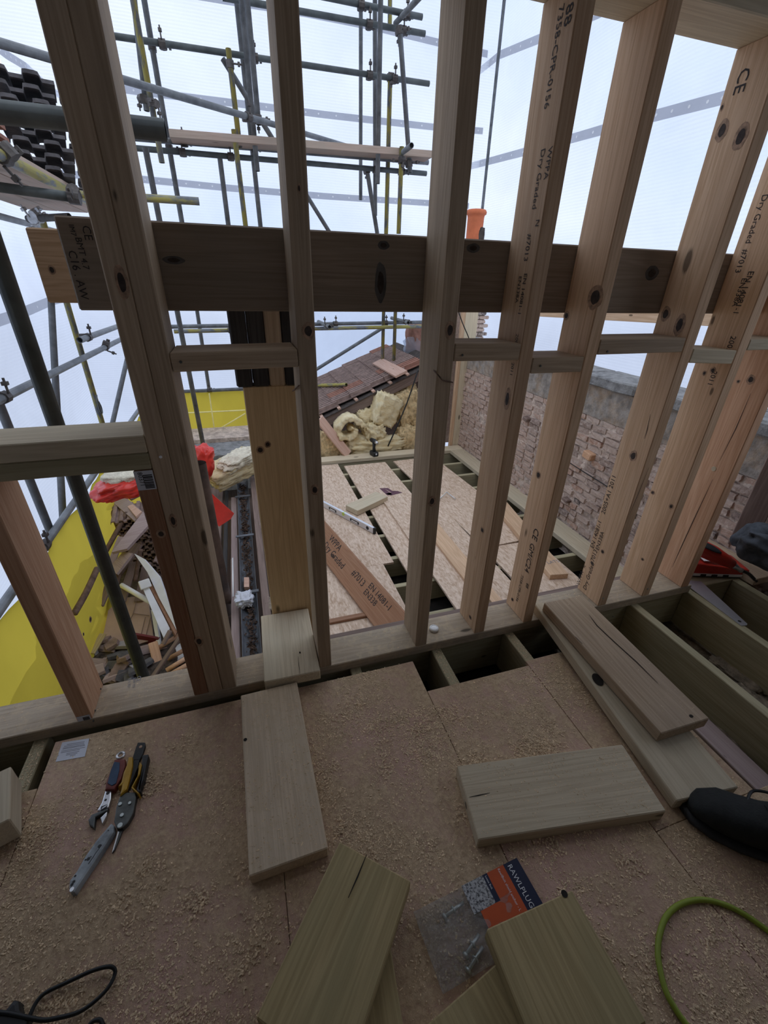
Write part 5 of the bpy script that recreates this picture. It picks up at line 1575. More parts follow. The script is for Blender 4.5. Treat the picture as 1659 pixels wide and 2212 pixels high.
# ---------------------------------------------------------------- tools
def poly(name, pts, z0, t, mat, parent=None, crop=None, bev=0.0015, zt=None):
    """a flat-lying shape from its outline, T thick from z0 up"""
    if crop: pts = [(crop[1] + x / crop[0], crop[2] + y / crop[0]) for x, y in pts]
    W_ = [P(x, y, z=z0 + t) for x, y in pts]
    c = sum(W_, Vector()) / len(W_)
    bm = bmesh.new()
    vs = bm_prism(bm, [(w.x - c.x, w.y - c.y) for w in W_], 0.0, t)
    if bev:
        es = [e for e in bm.edges if all(abs(v.co.z - t) < 1e-6 for v in e.verts)]
        try: bmesh.ops.bevel(bm, geom=es, offset=min(bev, t * 0.4), segments=2, affect='EDGES', profile=0.6)
        except Exception: pass
    return finish(name, bm, M[mat], Matrix.Translation((c.x, c.y, z0)), parent)
def disc(name, px, z, r, h, mat, parent, crop=None, n=14, inner=None):
    if crop: px = (crop[1] + px[0] / crop[0], crop[2] + px[1] / crop[0])
    p = P(*px, z=z + h)
    bm = bmesh.new()
    bmesh.ops.create_cone(bm, cap_ends=True, segments=n, radius1=r, radius2=r * 0.85, depth=h)
    return finish(name, bm, M[mat], Matrix.Translation((p.x, p.y, z + h / 2)), parent)
CR = (6.505, 140, 1590)
zt = ZF + 0.001
wr_ = empty('adjustable_wrench', tuple(P(235, 1700, z=zt)), 'adjustable wrench with a red and blue grip on the plywood', 'wrench')
bm = bmesh.new()
rc = P(140 + 785 / 6.505, 1590 + 272 / 6.505, z=zt + 0.014)
bmesh.ops.create_uvsphere(bm, u_segments=4, v_segments=3, radius=0.0001)
bm.clear()
pts_ = [rc + Vector((0.0105 * math.cos(a * math.pi / 9), 0.0105 * math.sin(a * math.pi / 9), 0)) for a in range(19)]
bm_tube(bm, pts_, 0.0042, 8)
finish('hang_ring', bm, M['steel'], None, wr_, True)
poly('grip', [(700, 325), (845, 318), (850, 420), (790, 600), (690, 745), (560, 752), (575, 660), (640, 470)], zt, 0.022, 'grip_red', wr_, CR, 0.006)
poly('grip_inlay', [(695, 360), (770, 370), (765, 480), (720, 660), (660, 695), (600, 660), (640, 500)], zt + 0.0215, 0.003, 'grip_blue', wr_, CR, 0.001)
poly('shank', [(572, 755), (655, 745), (648, 880), (612, 1000), (500, 1055), (455, 1045), (520, 930)], zt, 0.013, 'steel', wr_, CR, 0.003)
poly('adjuster_window', [(510, 990), (590, 960), (585, 1025), (500, 1050)], zt + 0.0125, 0.0015, 'black_plastic', wr_, CR, 0)
for hx, hy, hr in ((605, 800, 0.0055), (572, 897, 0.004)):
    disc('shank_hole', (hx, hy), zt + 0.0125, hr, 0.001, 'black_plastic', wr_, CR)
bm = bmesh.new()
for k in range(4):
    p = P(140 + (528 + k * 17) / 6.505, 1590 + (1018 - k * 10) / 6.505, z=zt + 0.015)
    bm_tube(bm, [p + Vector((-0.002, -0.004, 0)), p + Vector((0.002, 0.004, 0))], 0.0014, 6)
kn = finish('adjuster_screw', bm, M['steel'], None, wr_, True)
kn['kind'] = 'stuff'
poly('fixed_jaw', [(500, 1050), (612, 1005), (600, 1045), (430, 1140), (412, 1295), (345, 1250), (328, 1180), (375, 1105)], zt, 0.014, 'steel_dark', wr_, CR, 0.003)
poly('moving_jaw', [(500, 1150), (595, 1055), (585, 1120), (525, 1235)], zt, 0.012, 'steel', wr_, CR, 0.002)

sn = empty('tin_snips', tuple(P(270, 1720, z=zt)), 'tin snips with mustard yellow and black handles beside the wrench', 'snips')
poly('hang_tab', [(1025, 88), (1125, 88), (1132, 130), (1090, 260), (1050, 335), (955, 345), (955, 290), (1000, 150)], zt, 0.010, 'black_plastic', sn, CR, 0.003)
disc('hang_hole', (1065, 148), zt + 0.0095, 0.0055, 0.0012, 'ply', sn, CR)
poly('left_grip', [(890, 290), (950, 288), (950, 420), (905, 620), (872, 745), (770, 832), (800, 690), (740, 712), (790, 640), (820, 510), (868, 400)], zt, 0.024, 'grip_yellow', sn, CR, 0.006)
poly('left_grip_core', [(955, 340), (1050, 330), (1020, 450), (940, 640), (880, 780), (862, 760), (905, 620), (950, 430)], zt, 0.014, 'black_plastic', sn, CR, 0.003)
poly('right_grip', [(1085, 262), (1170, 250), (1175, 280), (1150, 400), (1112, 600), (1060, 720), (1068, 780), (1030, 800), (1002, 750), (1062, 560), (1075, 400)], zt, 0.024, 'black_plastic', sn, CR, 0.006)
poly('right_grip_inlay', [(1050, 360), (1082, 400), (1052, 530), (990, 630), (952, 715), (1048, 800), (1030, 815), (935, 722), (1000, 600), (1030, 440)], zt, 0.027, 'grip_yellow', sn, CR, 0.003)
poly('pivot_plate', [(775, 838), (860, 790), (995, 788), (1002, 860), (962, 1080), (885, 1220), (810, 1290), (730, 1300), (690, 1200), (722, 1000)], zt, 0.016, 'steel_dark', sn, CR, 0.003)
for hx, hy, hr in ((775, 950, 0.006), (910, 935, 0.005), (800, 1105, 0.006), (775, 1250, 0.008)):
    disc('rivet', (hx, hy), zt + 0.0155, hr, 0.004, 'zinc', sn, CR)
poly('snip_blade', [(755, 1320), (815, 1315), (768, 1440), (700, 1600), (662, 1642), (690, 1540), (720, 1420)], zt, 0.006, 'steel_dark', sn, CR, 0.001)
poly('blade_edge', [(745, 1340), (765, 1345), (690, 1590), (664, 1638), (672, 1600)], zt + 0.0055, 0.0015, 'steel', sn, CR, 0)

gk = empty('utility_knife', tuple(P(190, 1860, z=zt)), 'chipped grey steel handle lying tip to tip with the snips', 'hand tool')
poly('knife_body', [(650, 1218), (690, 1250), (692, 1345), (600, 1490), (420, 1765), (205, 2085), (135, 2190), (85, 2205), (52, 2130), (62, 2030), (160, 1900), (280, 1690), (440, 1460), (580, 1300)], zt, 0.020, 'dusty_grey', gk, CR, 0.007)
for hx, hy, hr in ((487, 1545, 0.005), (330, 1725, 0.0048), (290, 1738, 0.0025), (365, 1695, 0.0018), (145, 1965, 0.003), (125, 2045, 0.004), (100, 2085, 0.004), (610, 1325, 0.002)):
    disc('chip_mark', (hx, hy), zt + 0.0196, hr, 0.0009, 'black_plastic', gk, CR)
disc('knife_end_eye', (98, 2152), zt + 0.0195, 0.006, 0.0015, 'steel', gk, CR)
bm = bmesh.new()
bm_tube(bm, [P(140 + 1.0 * x / 6.505, 1590 + y / 6.505, z=zt + 0.0196) for x, y in ((520, 1530), (430, 1650), (400, 1700), (330, 1800))], 0.0012, 5)
finish('body_seam', bm, M['black_plastic'], None, gk)

# printed label stuck on the plywood
CL = (6.9125, 0, 1540)
pl = poly('paper_label', [(930, 440), (1335, 380), (1265, 650), (830, 730)], ZF + 0.0004, 0.0008, 'paper', None, CL, 0)
tag(pl, 'white printed paper label on the left corner of the plywood', 'label')
def pt_(u, v):
    a, b, c, d = (930, 440), (1335, 380), (1265, 650), (830, 730)
    x = (a[0] * (1 - u) + b[0] * u) * (1 - v) + (d[0] * (1 - u) + c[0] * u) * v
    y = (a[1] * (1 - u) + b[1] * u) * (1 - v) + (d[1] * (1 - u) + c[1] * u) * v
    return (x, y)
for k, (v, u0, u1) in enumerate(((0.14, 0.2, 0.85), (0.22, 0.12, 0.85), (0.30, 0.1, 0.88), (0.36, 0.1, 0.9), (0.46, 0.08, 0.92), (0.54, 0.08, 0.75), (0.64, 0.3, 0.75), (0.72, 0.3, 0.7), (0.80, 0.45, 0.65))):
    poly('print_line', [pt_(u0, v), pt_(u1, v - 0.01), pt_(u1, v + 0.018), pt_(u0, v + 0.028)], ZF + 0.0012, 0.0003, 'grey_ink', pl, CL, 0)

# white cap on the sill
wc = empty('bottle_cap', tuple(P(937, 1358, z=0)), 'round white plastic cap on the sill beside the middle stud', 'cap')
p = P(937.5, 1356, z=0.012)
bm = bmesh.new()
bm_tube(bm, [(0, 0, 0), (0, 0, 0.010), (0, 0, 0.013)], 0.021, 24, radii=[0.021, 0.021, 0.019])
finish('cap_skirt', bm, M['white_plastic'], Matrix.Translation((p.x, p.y, 0.0005)), wc, True)
bm = bmesh.new()
bm_tube(bm, [(0.016 * math.cos(a * math.pi / 10), 0.016 * math.sin(a * math.pi / 10), 0.0135) for a in range(21)], 0.0012, 5)
finish('cap_rim', bm, M['white_plastic'], Matrix.Translation((p.x, p.y, 0.0005)), wc, True)

# ---------------------------------------------------------------- bag of bolts
A_, B_, E_ = P(893, 1970, z=-0.014), P(1115, 1856, z=-0.014), P(957, 2148, z=-0.014)
U_, V_ = B_ - A_, E_ - A_
def buv(u, v, h=0.0): return A_ + U_ * u + V_ * v + Vector((0, 0, h))
bag = empty('bolt_bag', tuple(buv(0.5, 0.5, -0.014)), 'clear plastic bag of zinc bolts with an orange and navy card', 'bag')
bm = bmesh.new()
g = {}
nu, nv = 28, 28
for sgn in (1, -1):
    for i in range(nu + 1):
        for j in range(nv + 1):
            u, v = i / nu, j / nv
            puff = (min(1, u * 5) * min(1, (1 - u) * 5) * min(1, v * 5) * min(1, (1 - v) * 5)) ** 0.5
            wv = 0.0025 * mnoise.noise(Vector((u * 9, v * 9, sgn)))
            g[(sgn, i, j)] = bm.verts.new(buv(u, v, (0.008 * puff + wv * puff if sgn > 0 else -0.012 * puff)))
    for i in range(nu):
        for j in range(nv):
            f = (g[(sgn, i, j)], g[(sgn, i + 1, j)], g[(sgn, i + 1, j + 1)], g[(sgn, i, j + 1)])
            bm.faces.new(f if sgn > 0 else tuple(reversed(f)))
finish('clear_film', bm, M['polybag'], None, bag, True)
def card(name, u0, u1, v0, v1, mat, h=0.0, skew=0.0):
    bm = bmesh.new()
    vs = [bm.verts.new(buv(u, v, h)) for u, v in ((u0, v0), (u1, v0), (u1, v1), (u0, v1))]
    f = bm.faces.new(vs)
    r = bmesh.ops.extrude_face_region(bm, geom=[f])
    for v in r['geom']:
        if isinstance(v, bmesh.types.BMVert): v.co.z -= 0.0008
    bmesh.ops.recalc_face_normals(bm, faces=bm.faces[:])
    return finish(name, bm, M[mat], None, bag)
card('header_card', 0.855, 1.0, 0.0, 0.95, 'navy_print', 0.0085)
card('orange_card', 0.69, 0.8549, 0.0, 0.95, 'red_print', 0.0088)
card('orange_strip', 0.50, 0.6899, 0.405, 0.52, 'red_print', 0.0088)
card('orange_edge', 0.50, 0.69, 0.5201, 0.95, 'red_print', 0.0088)
card('navy_strip', 0.645, 0.6899, 0.0, 0.4049, 'navy_print', 0.0092)
card('picture_panel', 0.44, 0.6449, 0.0, 0.4049, 'speckle', 0.0090)
vn = V_.normalized()
stamp('RAWLPLUG', 0.019, buv(0.885, 0.04, 0.0085), -V_ * -1, (0, 0, 1), M['white_print'], bag, 'brand_lettering')
stamp('RawlBolt shield anchor - L', 0.009, buv(0.79, 0.02, 0.0088), V_, (0, 0, 1), M['white_print'], bag, 'card_lettering')
stamp('Loose Bolt', 0.007, buv(0.66, 0.03, 0.0093), V_, (0, 0, 1), M['white_print'], bag, 'card_lettering')
CB = (5.53, 880, 1840)
def bolt(a, b):
    p0 = P(CB[1] + a[0] / CB[0], CB[2] + a[1] / CB[0], z=-0.016); p1 = P(CB[1] + b[0] / CB[0], CB[2] + b[1] / CB[0], z=-0.016)
    bt = empty('bolt', tuple(p0), 'zinc plated bolt inside the clear plastic bag', 'bolt', 'bolts in the bag')
    rod(p0, p1, 0.0042, 'zinc', 'bolt_shank', bt)
    d = (p1 - p0).normalized()
    rod(p0 - d * 0.006, p0, 0.0085, 'zinc', 'bolt_head', bt, 6)
    rod(p0 + d * 0.024, p0 + d * 0.027, 0.0085, 'zinc', 'bolt_washer', bt, 12)
    return bt
for k, (a, b) in enumerate((((455, 770), (670, 605)), ((705, 1225), (855, 990)), ((735, 1405), (900, 1140)))):
    o = bolt(a, b)
    o['label'] = ['upper zinc bolt alone in the clear half of the bag', 'zinc bolt with its head showing in the lower half of the bag', 'lowest zinc bolt, half under the olive board'][k]

# ---------------------------------------------------------------- cables
def cable(name, label, pts, crop, z, r, mat, lift=None):
    q = [P(crop[1] + x / crop[0], crop[2] + y / crop[0], z=z + (lift[i] if lift else 0)) for i, (x, y) in enumerate(pts)]
    bm = bmesh.new()
    bm_tube(bm, spline(q, 8), r, 8)
    return tag(finish(name, bm, M[mat], None, None, True), label, 'cable')
CK = (5.925, 0, 2040)
cable('black_cable', 'black cable looped on the floor at the bottom left', [(-200, 850), (0, 872), (150, 890), (370, 940), (560, 970), (750, 940), (1000, 870), (1200, 740), (1380, 560), (1470, 380), (1450, 300), (1350, 290), (1150, 350), (850, 490), (600, 610), (480, 720), (385, 905), (330, 1100)], CK, ZF + 0.012, 0.0042, 'cable_black',
      [0.02, 0.02, 0.02, 0.018, 0.012, 0.004, 0, 0, 0, 0, 0.006, 0.01, 0.008, 0.003, 0, 0, 0, 0])
cable('black_cable', 'small arc of black cable at the bottom edge left', [(1120, 1080), (1160, 1010), (1230, 970), (1290, 975), (1320, 1040)], CK, ZF + 0.012, 0.0042, 'cable_black')
plg = poly('cable_plug', [(-260, 900), (60, 840), (175, 700), (240, 715), (255, 840), (365, 925), (330, 1080), (-260, 1200)], ZF + 0.001, 0.03, 'black_plastic', None, CK, 0.008)
tag(plg, 'black plastic tool end in the bottom left corner', 'plug')
CG = (3.318, 1159, 1712)
cable('green_cable', 'green cable curving across the floor at the bottom right', [(1900, 1180), (1659, 992), (1500, 880), (1350, 805), (1180, 768), (1030, 802), (930, 890), (882, 1020), (870, 1150), (890, 1290), (930, 1430), (1000, 1560), (1075, 1665), (1180, 1800)], CG, ZF + 0.0075, 0.0068, 'cable_green')

# ---------------------------------------------------------------- boot at the right edge
bt_ = empty('work_boot', tuple(P(1560, 1780, z=ZF)), 'black work boot toe coming in at the right edge', 'boot')
toe = P(1480, 1738, z=ZF + 0.02)
hl = P(1745, 1860, z=ZF + 0.02)
ax = Vector((hl.x - toe.x, hl.y - toe.y, 0))
LB = 0.30
ax.normalize()
lat = Vector((-ax.y, ax.x, 0))
zb = ZF + 0.001
def loft(name, secs, mat, parent, n=20):
    bm = bmesh.new()
    rings = []
    for (s, w, z0, z1, off) in secs:
        ring = []
        for k in range(n):
            a = 2 * math.pi * k / n
            x_ = math.copysign(abs(math.cos(a)) ** 0.75, math.cos(a)) * w
            z_ = (z0 + z1) / 2 + math.copysign(abs(math.sin(a)) ** 0.8, math.sin(a)) * (z1 - z0) / 2
            ring.append(bm.verts.new(Vector((toe.x, toe.y, zb)) + (ax * s + lat * (x_ + off) + Vector((0, 0, z_ - zb))) * 1.22))
        rings.append(ring)
    for a, b in zip(rings, rings[1:]):
        for k in range(n): bm.faces.new((a[k], a[(k + 1) % n], b[(k + 1) % n], b[k]))
    bm.faces.new(rings[0]); bm.faces.new(rings[-1])
    bmesh.ops.recalc_face_normals(bm, faces=bm.faces[:])
    return finish(name, bm, M[mat], None, parent, True)
loft('boot_upper', [(0.0, 0.012, zb + 0.02, zb + 0.04, 0), (0.015, 0.034, zb + 0.018, zb + 0.065, 0), (0.05, 0.048, zb + 0.018, zb + 0.085, 0), (0.09, 0.052, zb + 0.018, zb + 0.088, 0), (0.13, 0.049, zb + 0.018, zb + 0.105, 0), (0.17, 0.045, zb + 0.018, zb + 0.14, 0), (0.21, 0.042, zb + 0.018, zb + 0.185, 0), (0.25, 0.042, zb + 0.018, zb + 0.20, 0), (0.29, 0.036, zb + 0.018, zb + 0.20, 0)], 'boot', bt_)
loft('boot_sole', [(-0.008, 0.012, zb, zb + 0.022, 0), (0.01, 0.040, zb, zb + 0.024, 0), (0.05, 0.055, zb, zb + 0.024, 0), (0.11, 0.057, zb, zb + 0.024, 0), (0.18, 0.045, zb, zb + 0.024, 0), (0.25, 0.045, zb, zb + 0.026, 0), (0.305, 0.036, zb, zb + 0.026, 0)], 'black_plastic', bt_)
for k, s in enumerate((0.135, 0.16, 0.185)):
    bm = bmesh.new()
    b0 = Vector((toe.x, toe.y, 0)) + ax * s * 1.22
    h_ = zb + (0.108 + (s - 0.13) * 0.95) * 1.22
    bm_tube(bm, spline([b0 - lat * 0.035 + Vector((0, 0, h_ - 0.018)), b0 + Vector((0, 0, h_ + 0.006)), b0 + lat * 0.035 + Vector((0, 0, h_ - 0.018))], 5), 0.003, 6)
    finish('boot_lace', bm, M['cable_black'], None, bt_)
bm = bmesh.new()
b0 = Vector((toe.x, toe.y, 0.022)) + ax * 0.13
bm_tube(bm, spline([b0 + lat * 0.03 + Vector((0, 0, zb + 0.085)), b0 + lat * 0.075 + ax * 0.02 + Vector((0, 0, zb + 0.09)), b0 + lat * 0.075 + ax * 0.07 + Vector((0, 0, zb + 0.11)), b0 + lat * 0.03 + ax * 0.09 + Vector((0, 0, zb + 0.13))], 6), 0.0042, 6)
finish('lace_loop', bm, M['cable_black'], None, bt_)

# ---------------------------------------------------------------- things on the open joists at the right
C1 = (4.1475, 1259, 1200)
saw = empty('hand_saw', tuple(P(1545, 1300, z=ZJ)), 'bare steel saw blade lying across the open joists', 'saw')
poly('saw_blade', [(880, 215), (1060, 232), (1475, 612), (1470, 624), (1420, 628), (930, 262)], ZJ + 0.0005, 0.003, 'steel_saw', saw, C1, 0)
disc('hang_hole', (1405, 588), ZJ + 0.0034, 0.008, 0.0008, 'black_plastic', saw, C1)
rt_ = empty('nail_gun_case', tuple(P(1550, 1243, z=ZJ)), 'red plastic case with a white hinge strip lying beyond the last stud', 'case')
o0, o1 = P(1470, 1245, z=ZJ), P(1612, 1250, z=ZJ)
axr = (o1 - o0).normalized()
sdr = Vector((-axr.y, axr.x, 0))
def rbx(name, s0, s1, w0, w1, z0, z1, mat, parent, bev=0.006, taper=None):
    bm = bmesh.new()
    vs = bm_box(bm, s1 - s0, w1 - w0, z1 - z0)
    if taper:
        for v in vs:
            if v.co.x > 0: v.co.z = -(z1 - z0) / 2 + (v.co.z + (z1 - z0) / 2) * taper
    if bev: bmesh.ops.bevel(bm, geom=bm.edges[:], offset=bev, segments=2, affect='EDGES', profile=0.6)
    c = o0 + axr * (s0 + s1) / 2 + sdr * (w0 + w1) / 2
    return finish(name, bm, M[mat], frame((c.x, c.y, (z0 + z1) / 2), axr, (0, 0, 1)), parent)
Lr = (o1 - o0).length
rbx('case_body', 0.0, Lr, 0.0, 0.16, ZJ + 0.012, ZJ + 0.095, 'tool_red', rt_, 0.010, 0.55)
rbx('hinge_strip', 0.02, Lr * 0.97, -0.004, 0.012, ZJ + 0.010, ZJ + 0.026, 'white_plastic', rt_, 0.002)
rbx('case_base', 0.0, Lr, 0.002, 0.158, ZJ + 0.0008, ZJ + 0.0099, 'black_plastic', rt_, 0.002)
for s in (0.28, 0.45, 0.62):
    rbx('hinge_clip', Lr * s, Lr * s + 0.03, -0.008, 0.004, ZJ + 0.008, ZJ + 0.024, 'black_plastic', rt_, 0.002)
rbx('case_badge', Lr * 0.30, Lr * 0.55, 0.02, 0.055, ZJ + 0.0945, ZJ + 0.098, 'white_plastic', rt_, 0.001)
gun = empty('red_power_tool', tuple(P(1550, 1205, z=ZJ + 0.1)), 'red hand tool with an oval badge and steel nozzle on the red case', 'power tool')
g0, g1 = P(1488, 1172, z=0.16), P(1590, 1222, z=0.075)
gx = (g1 - g0).normalized()
Mg = frame((g0 + g1) / 2, gx, (0, -0.5, 1))
Lg = (g1 - g0).length
bm = bmesh.new()
rr_ = bm_tube(bm, [(-Lg * 0.6, 0, 0), (-Lg * 0.3, 0, 0.005), (0, 0, 0.004), (Lg * 0.28, 0, 0), (Lg * 0.44, 0, -0.004)], 0.04, 14, radii=[0.038, 0.046, 0.044, 0.034, 0.024])
finish('tool_body', bm, M['tool_red'], Mg, gun, True)
bm = bmesh.new()
bmesh.ops.create_uvsphere(bm, u_segments=16, v_segments=8, radius=1.0)
for v in bm.verts: v.co = Vector((v.co.x * 0.075, v.co.y * 0.024, v.co.z * 0.006))
ba = finish('oval_badge', bm, M['black_plastic'], Mg @ Matrix.Translation((-Lg * 0.22, -0.012, 0.046)), gun, True)
bm = bmesh.new()
bm_tube(bm, [(Lg * 0.42, 0, -0.004), (Lg * 0.6, 0, -0.012), (Lg * 0.66, 0, -0.014)], 0.014, 12, radii=[0.02, 0.012, 0.014])
finish('steel_nozzle', bm, M['steel'], Mg, gun, True)
bm = bmesh.new()
bm_tube(bm, spline([Mg @ Vector((Lg * 0.64, 0, -0.014)), P(1618, 1240, z=0.02), P(1634, 1256, z=-0.02)], 5), 0.009, 8)
finish('rubber_tip', bm, M['black_plastic'], None, gun, True)
rbx('grip_shade', Lr * 0.15, Lr * 0.6, 0.06, 0.13, ZJ + 0.096, ZJ + 0.125, 'black_plastic', gun, 0.008)
ja = lump('crumpled_jacket', P(1664, 1180, X=2.40), (0.17, 0.12, 0.07), M['cloth_grey'], 5, 6, 0.20, 1.1, (0.1, 0.15, 0.3), 0.45)
for v in ja.data.vertices:
    fold = math.sin(v.co.x * 34 + v.co.y * 20 + 3.0 * mnoise.noise(v.co * 5))
    v.co += v.co.normalized() * (0.020 * fold * abs(fold) + 0.02 * mnoise.noise(v.co * 16))
tag(ja, 'crumpled charcoal jacket on the ledge by the brick wall', 'jacket')
lg = boxw('ledge_board', (2.56, 1.20, ZJ), (2.715, 1.62, -0.002), M['pine_grey'], 'y')
tag(lg, 'short grey board under the jacket against the brick wall', 'board')
lp3 = timber('leaning_plank', P(1597, 1180, X=2.60), P(1740, 880, X=2.64), 0.11, 0.045, M['old_wood'], up=(-1, -0.6, 0))
tag(lp3, 'treated plank leaning against the brick wall above the jacket', 'plank')
# rubble lying between the open joists
for k, (x, y, s) in enumerate(((1545, 1510, 0.09), (1600, 1470, 0.08), (1560, 1600, 0.07), (1640, 1540, 0.09), (1490, 1430, 0.05), (1620, 1620, 0.06))):
    o = lump('rubble_lump', P(x, y, z=-0.285), (s * 0.7, s * 1.6, s * 0.4), M['rubble'], k * 2.3, 5, 0.35, 3.5)
    tag(o, ['dusty rubble between the open joists, below the tip of the brown board', 'dusty rubble between the first two open joists, in the middle', 'dusty rubble beside the edge of the pink plywood', 'dusty rubble between the open joists at the right edge', 'small dusty rubble heap between the joists, nearest the sill', 'dusty rubble just above the black boot'][k], 'rubble', 'rubble between joists')
lowb = timber('low_plank', P(1505, 1560, z=-0.2), P(1690, 1740, z=-0.2), 0.10, 0.03, M['old_pink_wood'])
tag(lowb, 'rough narrow plank lying low between the joists beside the pink sheet', 'plank')

# ---------------------------------------------------------------- left edge: stub of a board in the corner
lbb = floor_board([(-30, 1640), (14, 1700), (30, 1775), (-60, 1800)], ZB + 0.05, 'pine_green', 'corner of a green board at the left edge of the floor', 0.09)

# ---------------------------------------------------------------- things on the lower deck
lv_ = empty('spirit_level', tuple(P(757, 1115, z=ZO)), 'aluminium spirit level lying across the far OSB boards', 'spirit level')
l0, l1 = P(690, 1086, z=ZO + 0.02), P(809, 1149, z=ZO + 0.02)
lx = (l1 - l0).normalized()
Ml = frame((l0 + l1) / 2 + Vector((0, 0, 0.012)), lx, (0, 0, 1))
LL = (l1 - l0).length
bm = bmesh.new(); bm_box(bm, LL, 0.024, 0.058, bev=0.002)
finish('level_bar', bm, M['aluminium'], Ml, lv_)
for s, w in ((-0.22, 0.11), (0.18, 0.12)):
    bm = bmesh.new(); bm_box(bm, w, 0.027, 0.026)
    finish('level_window', bm, M['black_plastic'], Ml @ Matrix.Translation((LL * s, 0, -0.003)), lv_)
    bm = bmesh.new(); bm_box(bm, w * 0.7, 0.028, 0.012)
    finish('window_slot', bm, M['white_plastic'], Ml @ Matrix.Translation((LL * s, 0, -0.005)), lv_)
for s, nm, mt in ((-0.02, 'level_vial', 'lime_vial'), (0.40, 'end_vial', 'black_plastic'), (-0.42, 'end_vial', 'black_plastic')):
    bm = bmesh.new(); bmesh.ops.create_cone(bm, cap_ends=True, segments=14, radius1=0.018, radius2=0.018, depth=0.027)
    finish(nm, bm, M[mt], Ml @ Matrix.Translation((LL * s, 0, 0.012 if nm == 'level_vial' else 0)) @ Matrix.Rotation(math.pi / 2, 4, 'X'), lv_)
bm = bmesh.new(); bm_box(bm, 0.02, 0.027, 0.062, bev=0.003)
finish('level_end_cap', bm, M['black_plastic'], Ml @ Matrix.Translation((LL * 0.5, 0, 0)), lv_)
# drill
dr = P(808, 984, z=ZP)
drill = empty('cordless_drill', (dr.x, dr.y, ZP), 'black cordless drill standing on the far plate before the mineral wool', 'drill')
MD = Matrix.Translation((dr.x, dr.y, ZP)) @ Matrix.Rotation(0.25, 4, 'Z')
bm = bmesh.new(); bm_box(bm, 0.075, 0.11, 0.06, c=(0, 0, 0.0305), bev=0.008)
finish('battery', bm, M['black_plastic'], MD, drill)
bm = bmesh.new(); bm_box(bm, 0.022, 0.002, 0.022, c=(0, -0.056, 0.035))
finish('battery_badge', bm, M['white_print'], MD, drill)
bm = bmesh.new(); bm_tube(bm, [(0, 0, 0.06), (0, 0.005, 0.11), (0, 0, 0.165)], 0.02, 10, radii=[0.024, 0.018, 0.024])
finish('drill_handle', bm, M['black_plastic'], MD, drill, True)
bm = bmesh.new(); bm_tube(bm, [(0, 0.07, 0.19), (0, 0.0, 0.19), (0, -0.03, 0.19)], 0.03, 12, radii=[0.027, 0.031, 0.029])
finish('drill_head', bm, M['black_plastic'], MD, drill, True)
bm = bmesh.new(); bm_tube(bm, [(0, -0.03, 0.19), (0, -0.07, 0.19), (0, -0.085, 0.19)], 0.02, 12, radii=[0.024, 0.02, 0.012])
finish('drill_chuck', bm, M['steel'], MD, drill, True)
# printed mark on the board, wire bracket
C3 = (5.184, 680, 960)
pm = [o for o in bpy.data.objects if o.get('label', '').startswith('OSB board with a dark purple')][0]
for pts in ([(722, 490), (775, 490), (870, 560), (812, 570)], [(770, 488), (820, 488), (870, 520), (915, 520), (880, 535), (852, 535)], [(790, 552), (925, 520), (982, 540), (850, 572)]):
    poly('printed_mark', pts, ZO + 0.0002, 0.0012, 'purple_print', pm, C3, 0)
bm = bmesh.new()
bm_tube(bm, [P(948, 1079, z=ZO + 0.02), P(965, 1063, z=ZO + 0.02), P(984, 1078, z=ZO + 0.02)], 0.006, 6)
tag(finish('wire_bracket', bm, M['steel'], None, None, True), 'bent steel wire lying on the OSB right of the middle stud', 'bracket')

# bent nail and staples in the studs
def nail(st, pts, r=0.0022):
    bm = bmesh.new()
    bm_tube(bm, spline(pts, 4), r, 6)
    finish('bent_nail', bm, M['rust_pipe'], None, st, True)
nail(s3, [P(937, 800, X=0.570), P(948, 812, X=0.562), P(958, 822, Y=YF - 0.008), P(978, 826, Y=YF - 0.004)])
nail(s2, [P(632, 845, X=0.150), P(640, 838, X=0.143), P(646, 833, X=0.146)])

# ---------------------------------------------------------------- sawdust and shavings
rs2 = random.Random(77)
verts, faces = [], []
def flake(x, y, z, s):
    a = rs2.uniform(0, 6.283)
    l, w = s * rs2.uniform(0.5, 1.15), s * rs2.uniform(0.25, 0.6)
    ca, sa = math.cos(a), math.sin(a)
    tilt = rs2.uniform(-0.35, 0.35) * s
    h = rs2.uniform(0.05, 0.5) * s
    n0 = len(verts)
    for lx_, ly_, lz_ in ((-l, -w, 0), (-l, w, tilt * 0.5), (0, w, h + tilt), (0, -w, h), (l, w, tilt), (l, -w, 0)):
        verts.append((x + lx_ * ca - ly_ * sa, y + lx_ * sa + ly_ * ca, z + abs(lz_)))
    faces.append((n0, n0 + 3, n0 + 2, n0 + 1)); faces.append((n0 + 3, n0 + 5, n0 + 4, n0 + 2))
def dens(x, y):
    return 0.5 + 0.5 * mnoise.noise(Vector((x * 4.2, y * 4.2, 1.7))) + 0.35 * mnoise.noise(Vector((x * 13, y * 13, 4)))
cnt = 0
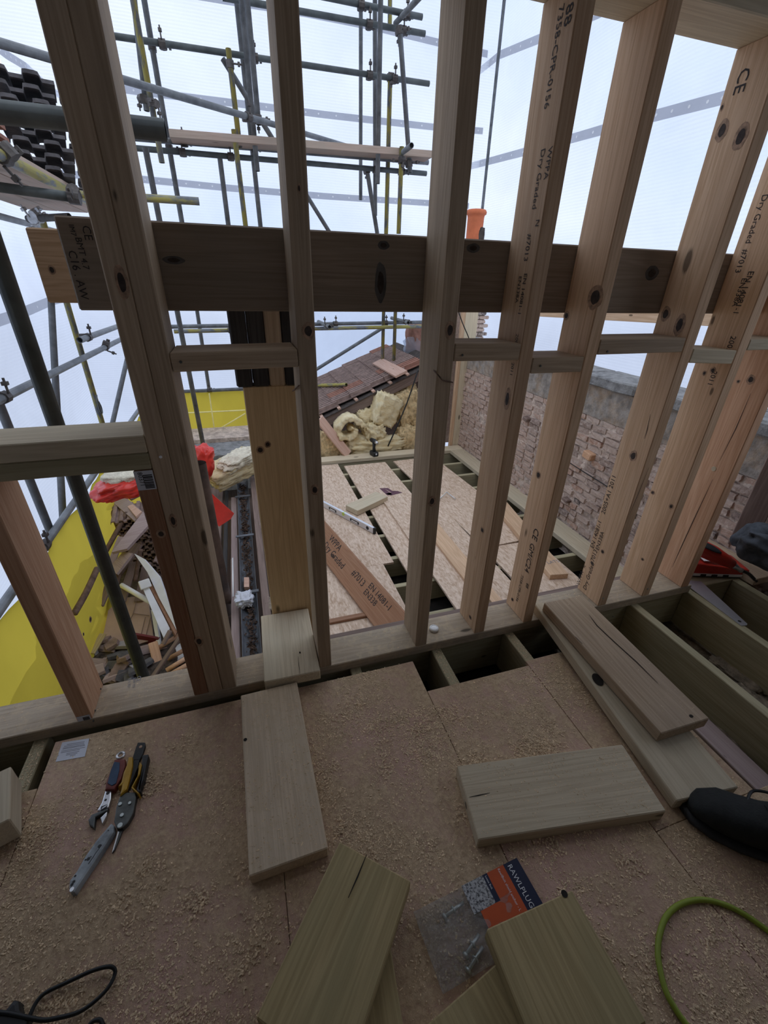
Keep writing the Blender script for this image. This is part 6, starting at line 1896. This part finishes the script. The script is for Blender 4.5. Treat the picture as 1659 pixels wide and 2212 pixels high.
while cnt < 48000:
    x = rs2.uniform(-0.95, 1.75); y = rs2.uniform(0.02, 1.21)
    if x < -0.776 and y > 1.05: continue
    if x > 0.541 and y > 1.045: continue
    if x > 1.41: continue
    d_ = dens(x, y)
    if x < 0.0: d_ -= 0.10
    if y > 1.0: d_ -= 0.15
    if rs2.random() > max(0.03, (d_ - 0.30) * 1.9): continue
    flake(x, y, ZF + 0.0006, rs2.choice((0.0010, 0.0014, 0.0018, 0.0022, 0.003, 0.004)))
    cnt += 1
for k in range(80):
    cx_, cy_ = rs2.uniform(-0.85, 1.0), rs2.uniform(0.1, 1.1)
    if cx_ > 0.54 and cy_ > 0.98: continue
    for q in range(rs2.randrange(30, 130)):
        x, y = rs2.gauss(cx_, 0.03), rs2.gauss(cy_, 0.02)
        flake(x, y, ZF + 0.0006 + rs2.uniform(0, 0.004), rs2.uniform(0.002, 0.0045))
def on_board(ob, n, smin, smax, bias=None):
    Mb = WM[ob]; L, Wd = ob['len'], ob['wid']
    for k in range(n):
        u, v = rs2.uniform(-0.48, 0.48) * L, rs2.uniform(-0.47, 0.47) * Wd
        if mnoise.noise(Vector((u * 9, v * 9, 3))) < rs2.uniform(-0.5, 0.5): continue
        p = Mb @ Vector((u, v, 0.024))
        flake(p.x, p.y, p.z, rs2.uniform(smin, smax))
on_board(bA, 1800, 0.0012, 0.003)
on_board(bE, 1500, 0.0012, 0.0028)
on_board(bC, 250, 0.001, 0.002)
on_board(bB, 120, 0.001, 0.002)
for k in range(2600):
    x, y = rs2.uniform(-1.0, 2.1), rs2.uniform(YF + 0.004, YB - 0.004)
    if mnoise.noise(Vector((x * 5, y * 5, 9))) < rs2.uniform(-0.3, 0.6): continue
    flake(x, y, 0.0006, rs2.uniform(0.001, 0.003))
for ob_, x0_ in ((0, -0.837), (1, 0.672), (2, 1.045)):
    for k in range(150):
        flake(x0_ + rs2.uniform(-0.02, 0.02), rs2.uniform(1.06, 1.25), ZJ + 0.0003, rs2.uniform(0.0012, 0.0035))
for ob_ in (bA, bB, bC, bE, bD, bF, bF2, bG, bH, lbb, gb, pad, ob):
    for kk in ('len', 'wid'):
        if kk in ob_: del ob_[kk]
me = bpy.data.meshes.new('sawdust')
me.from_pydata(verts, [], faces)
me.materials.append(M['sawdust'])
sd_ = link(bpy.data.objects.new('sawdust', me))
tag(sd_, 'pale sawdust and shavings strewn over the plywood floor', 'sawdust', None, 'stuff')
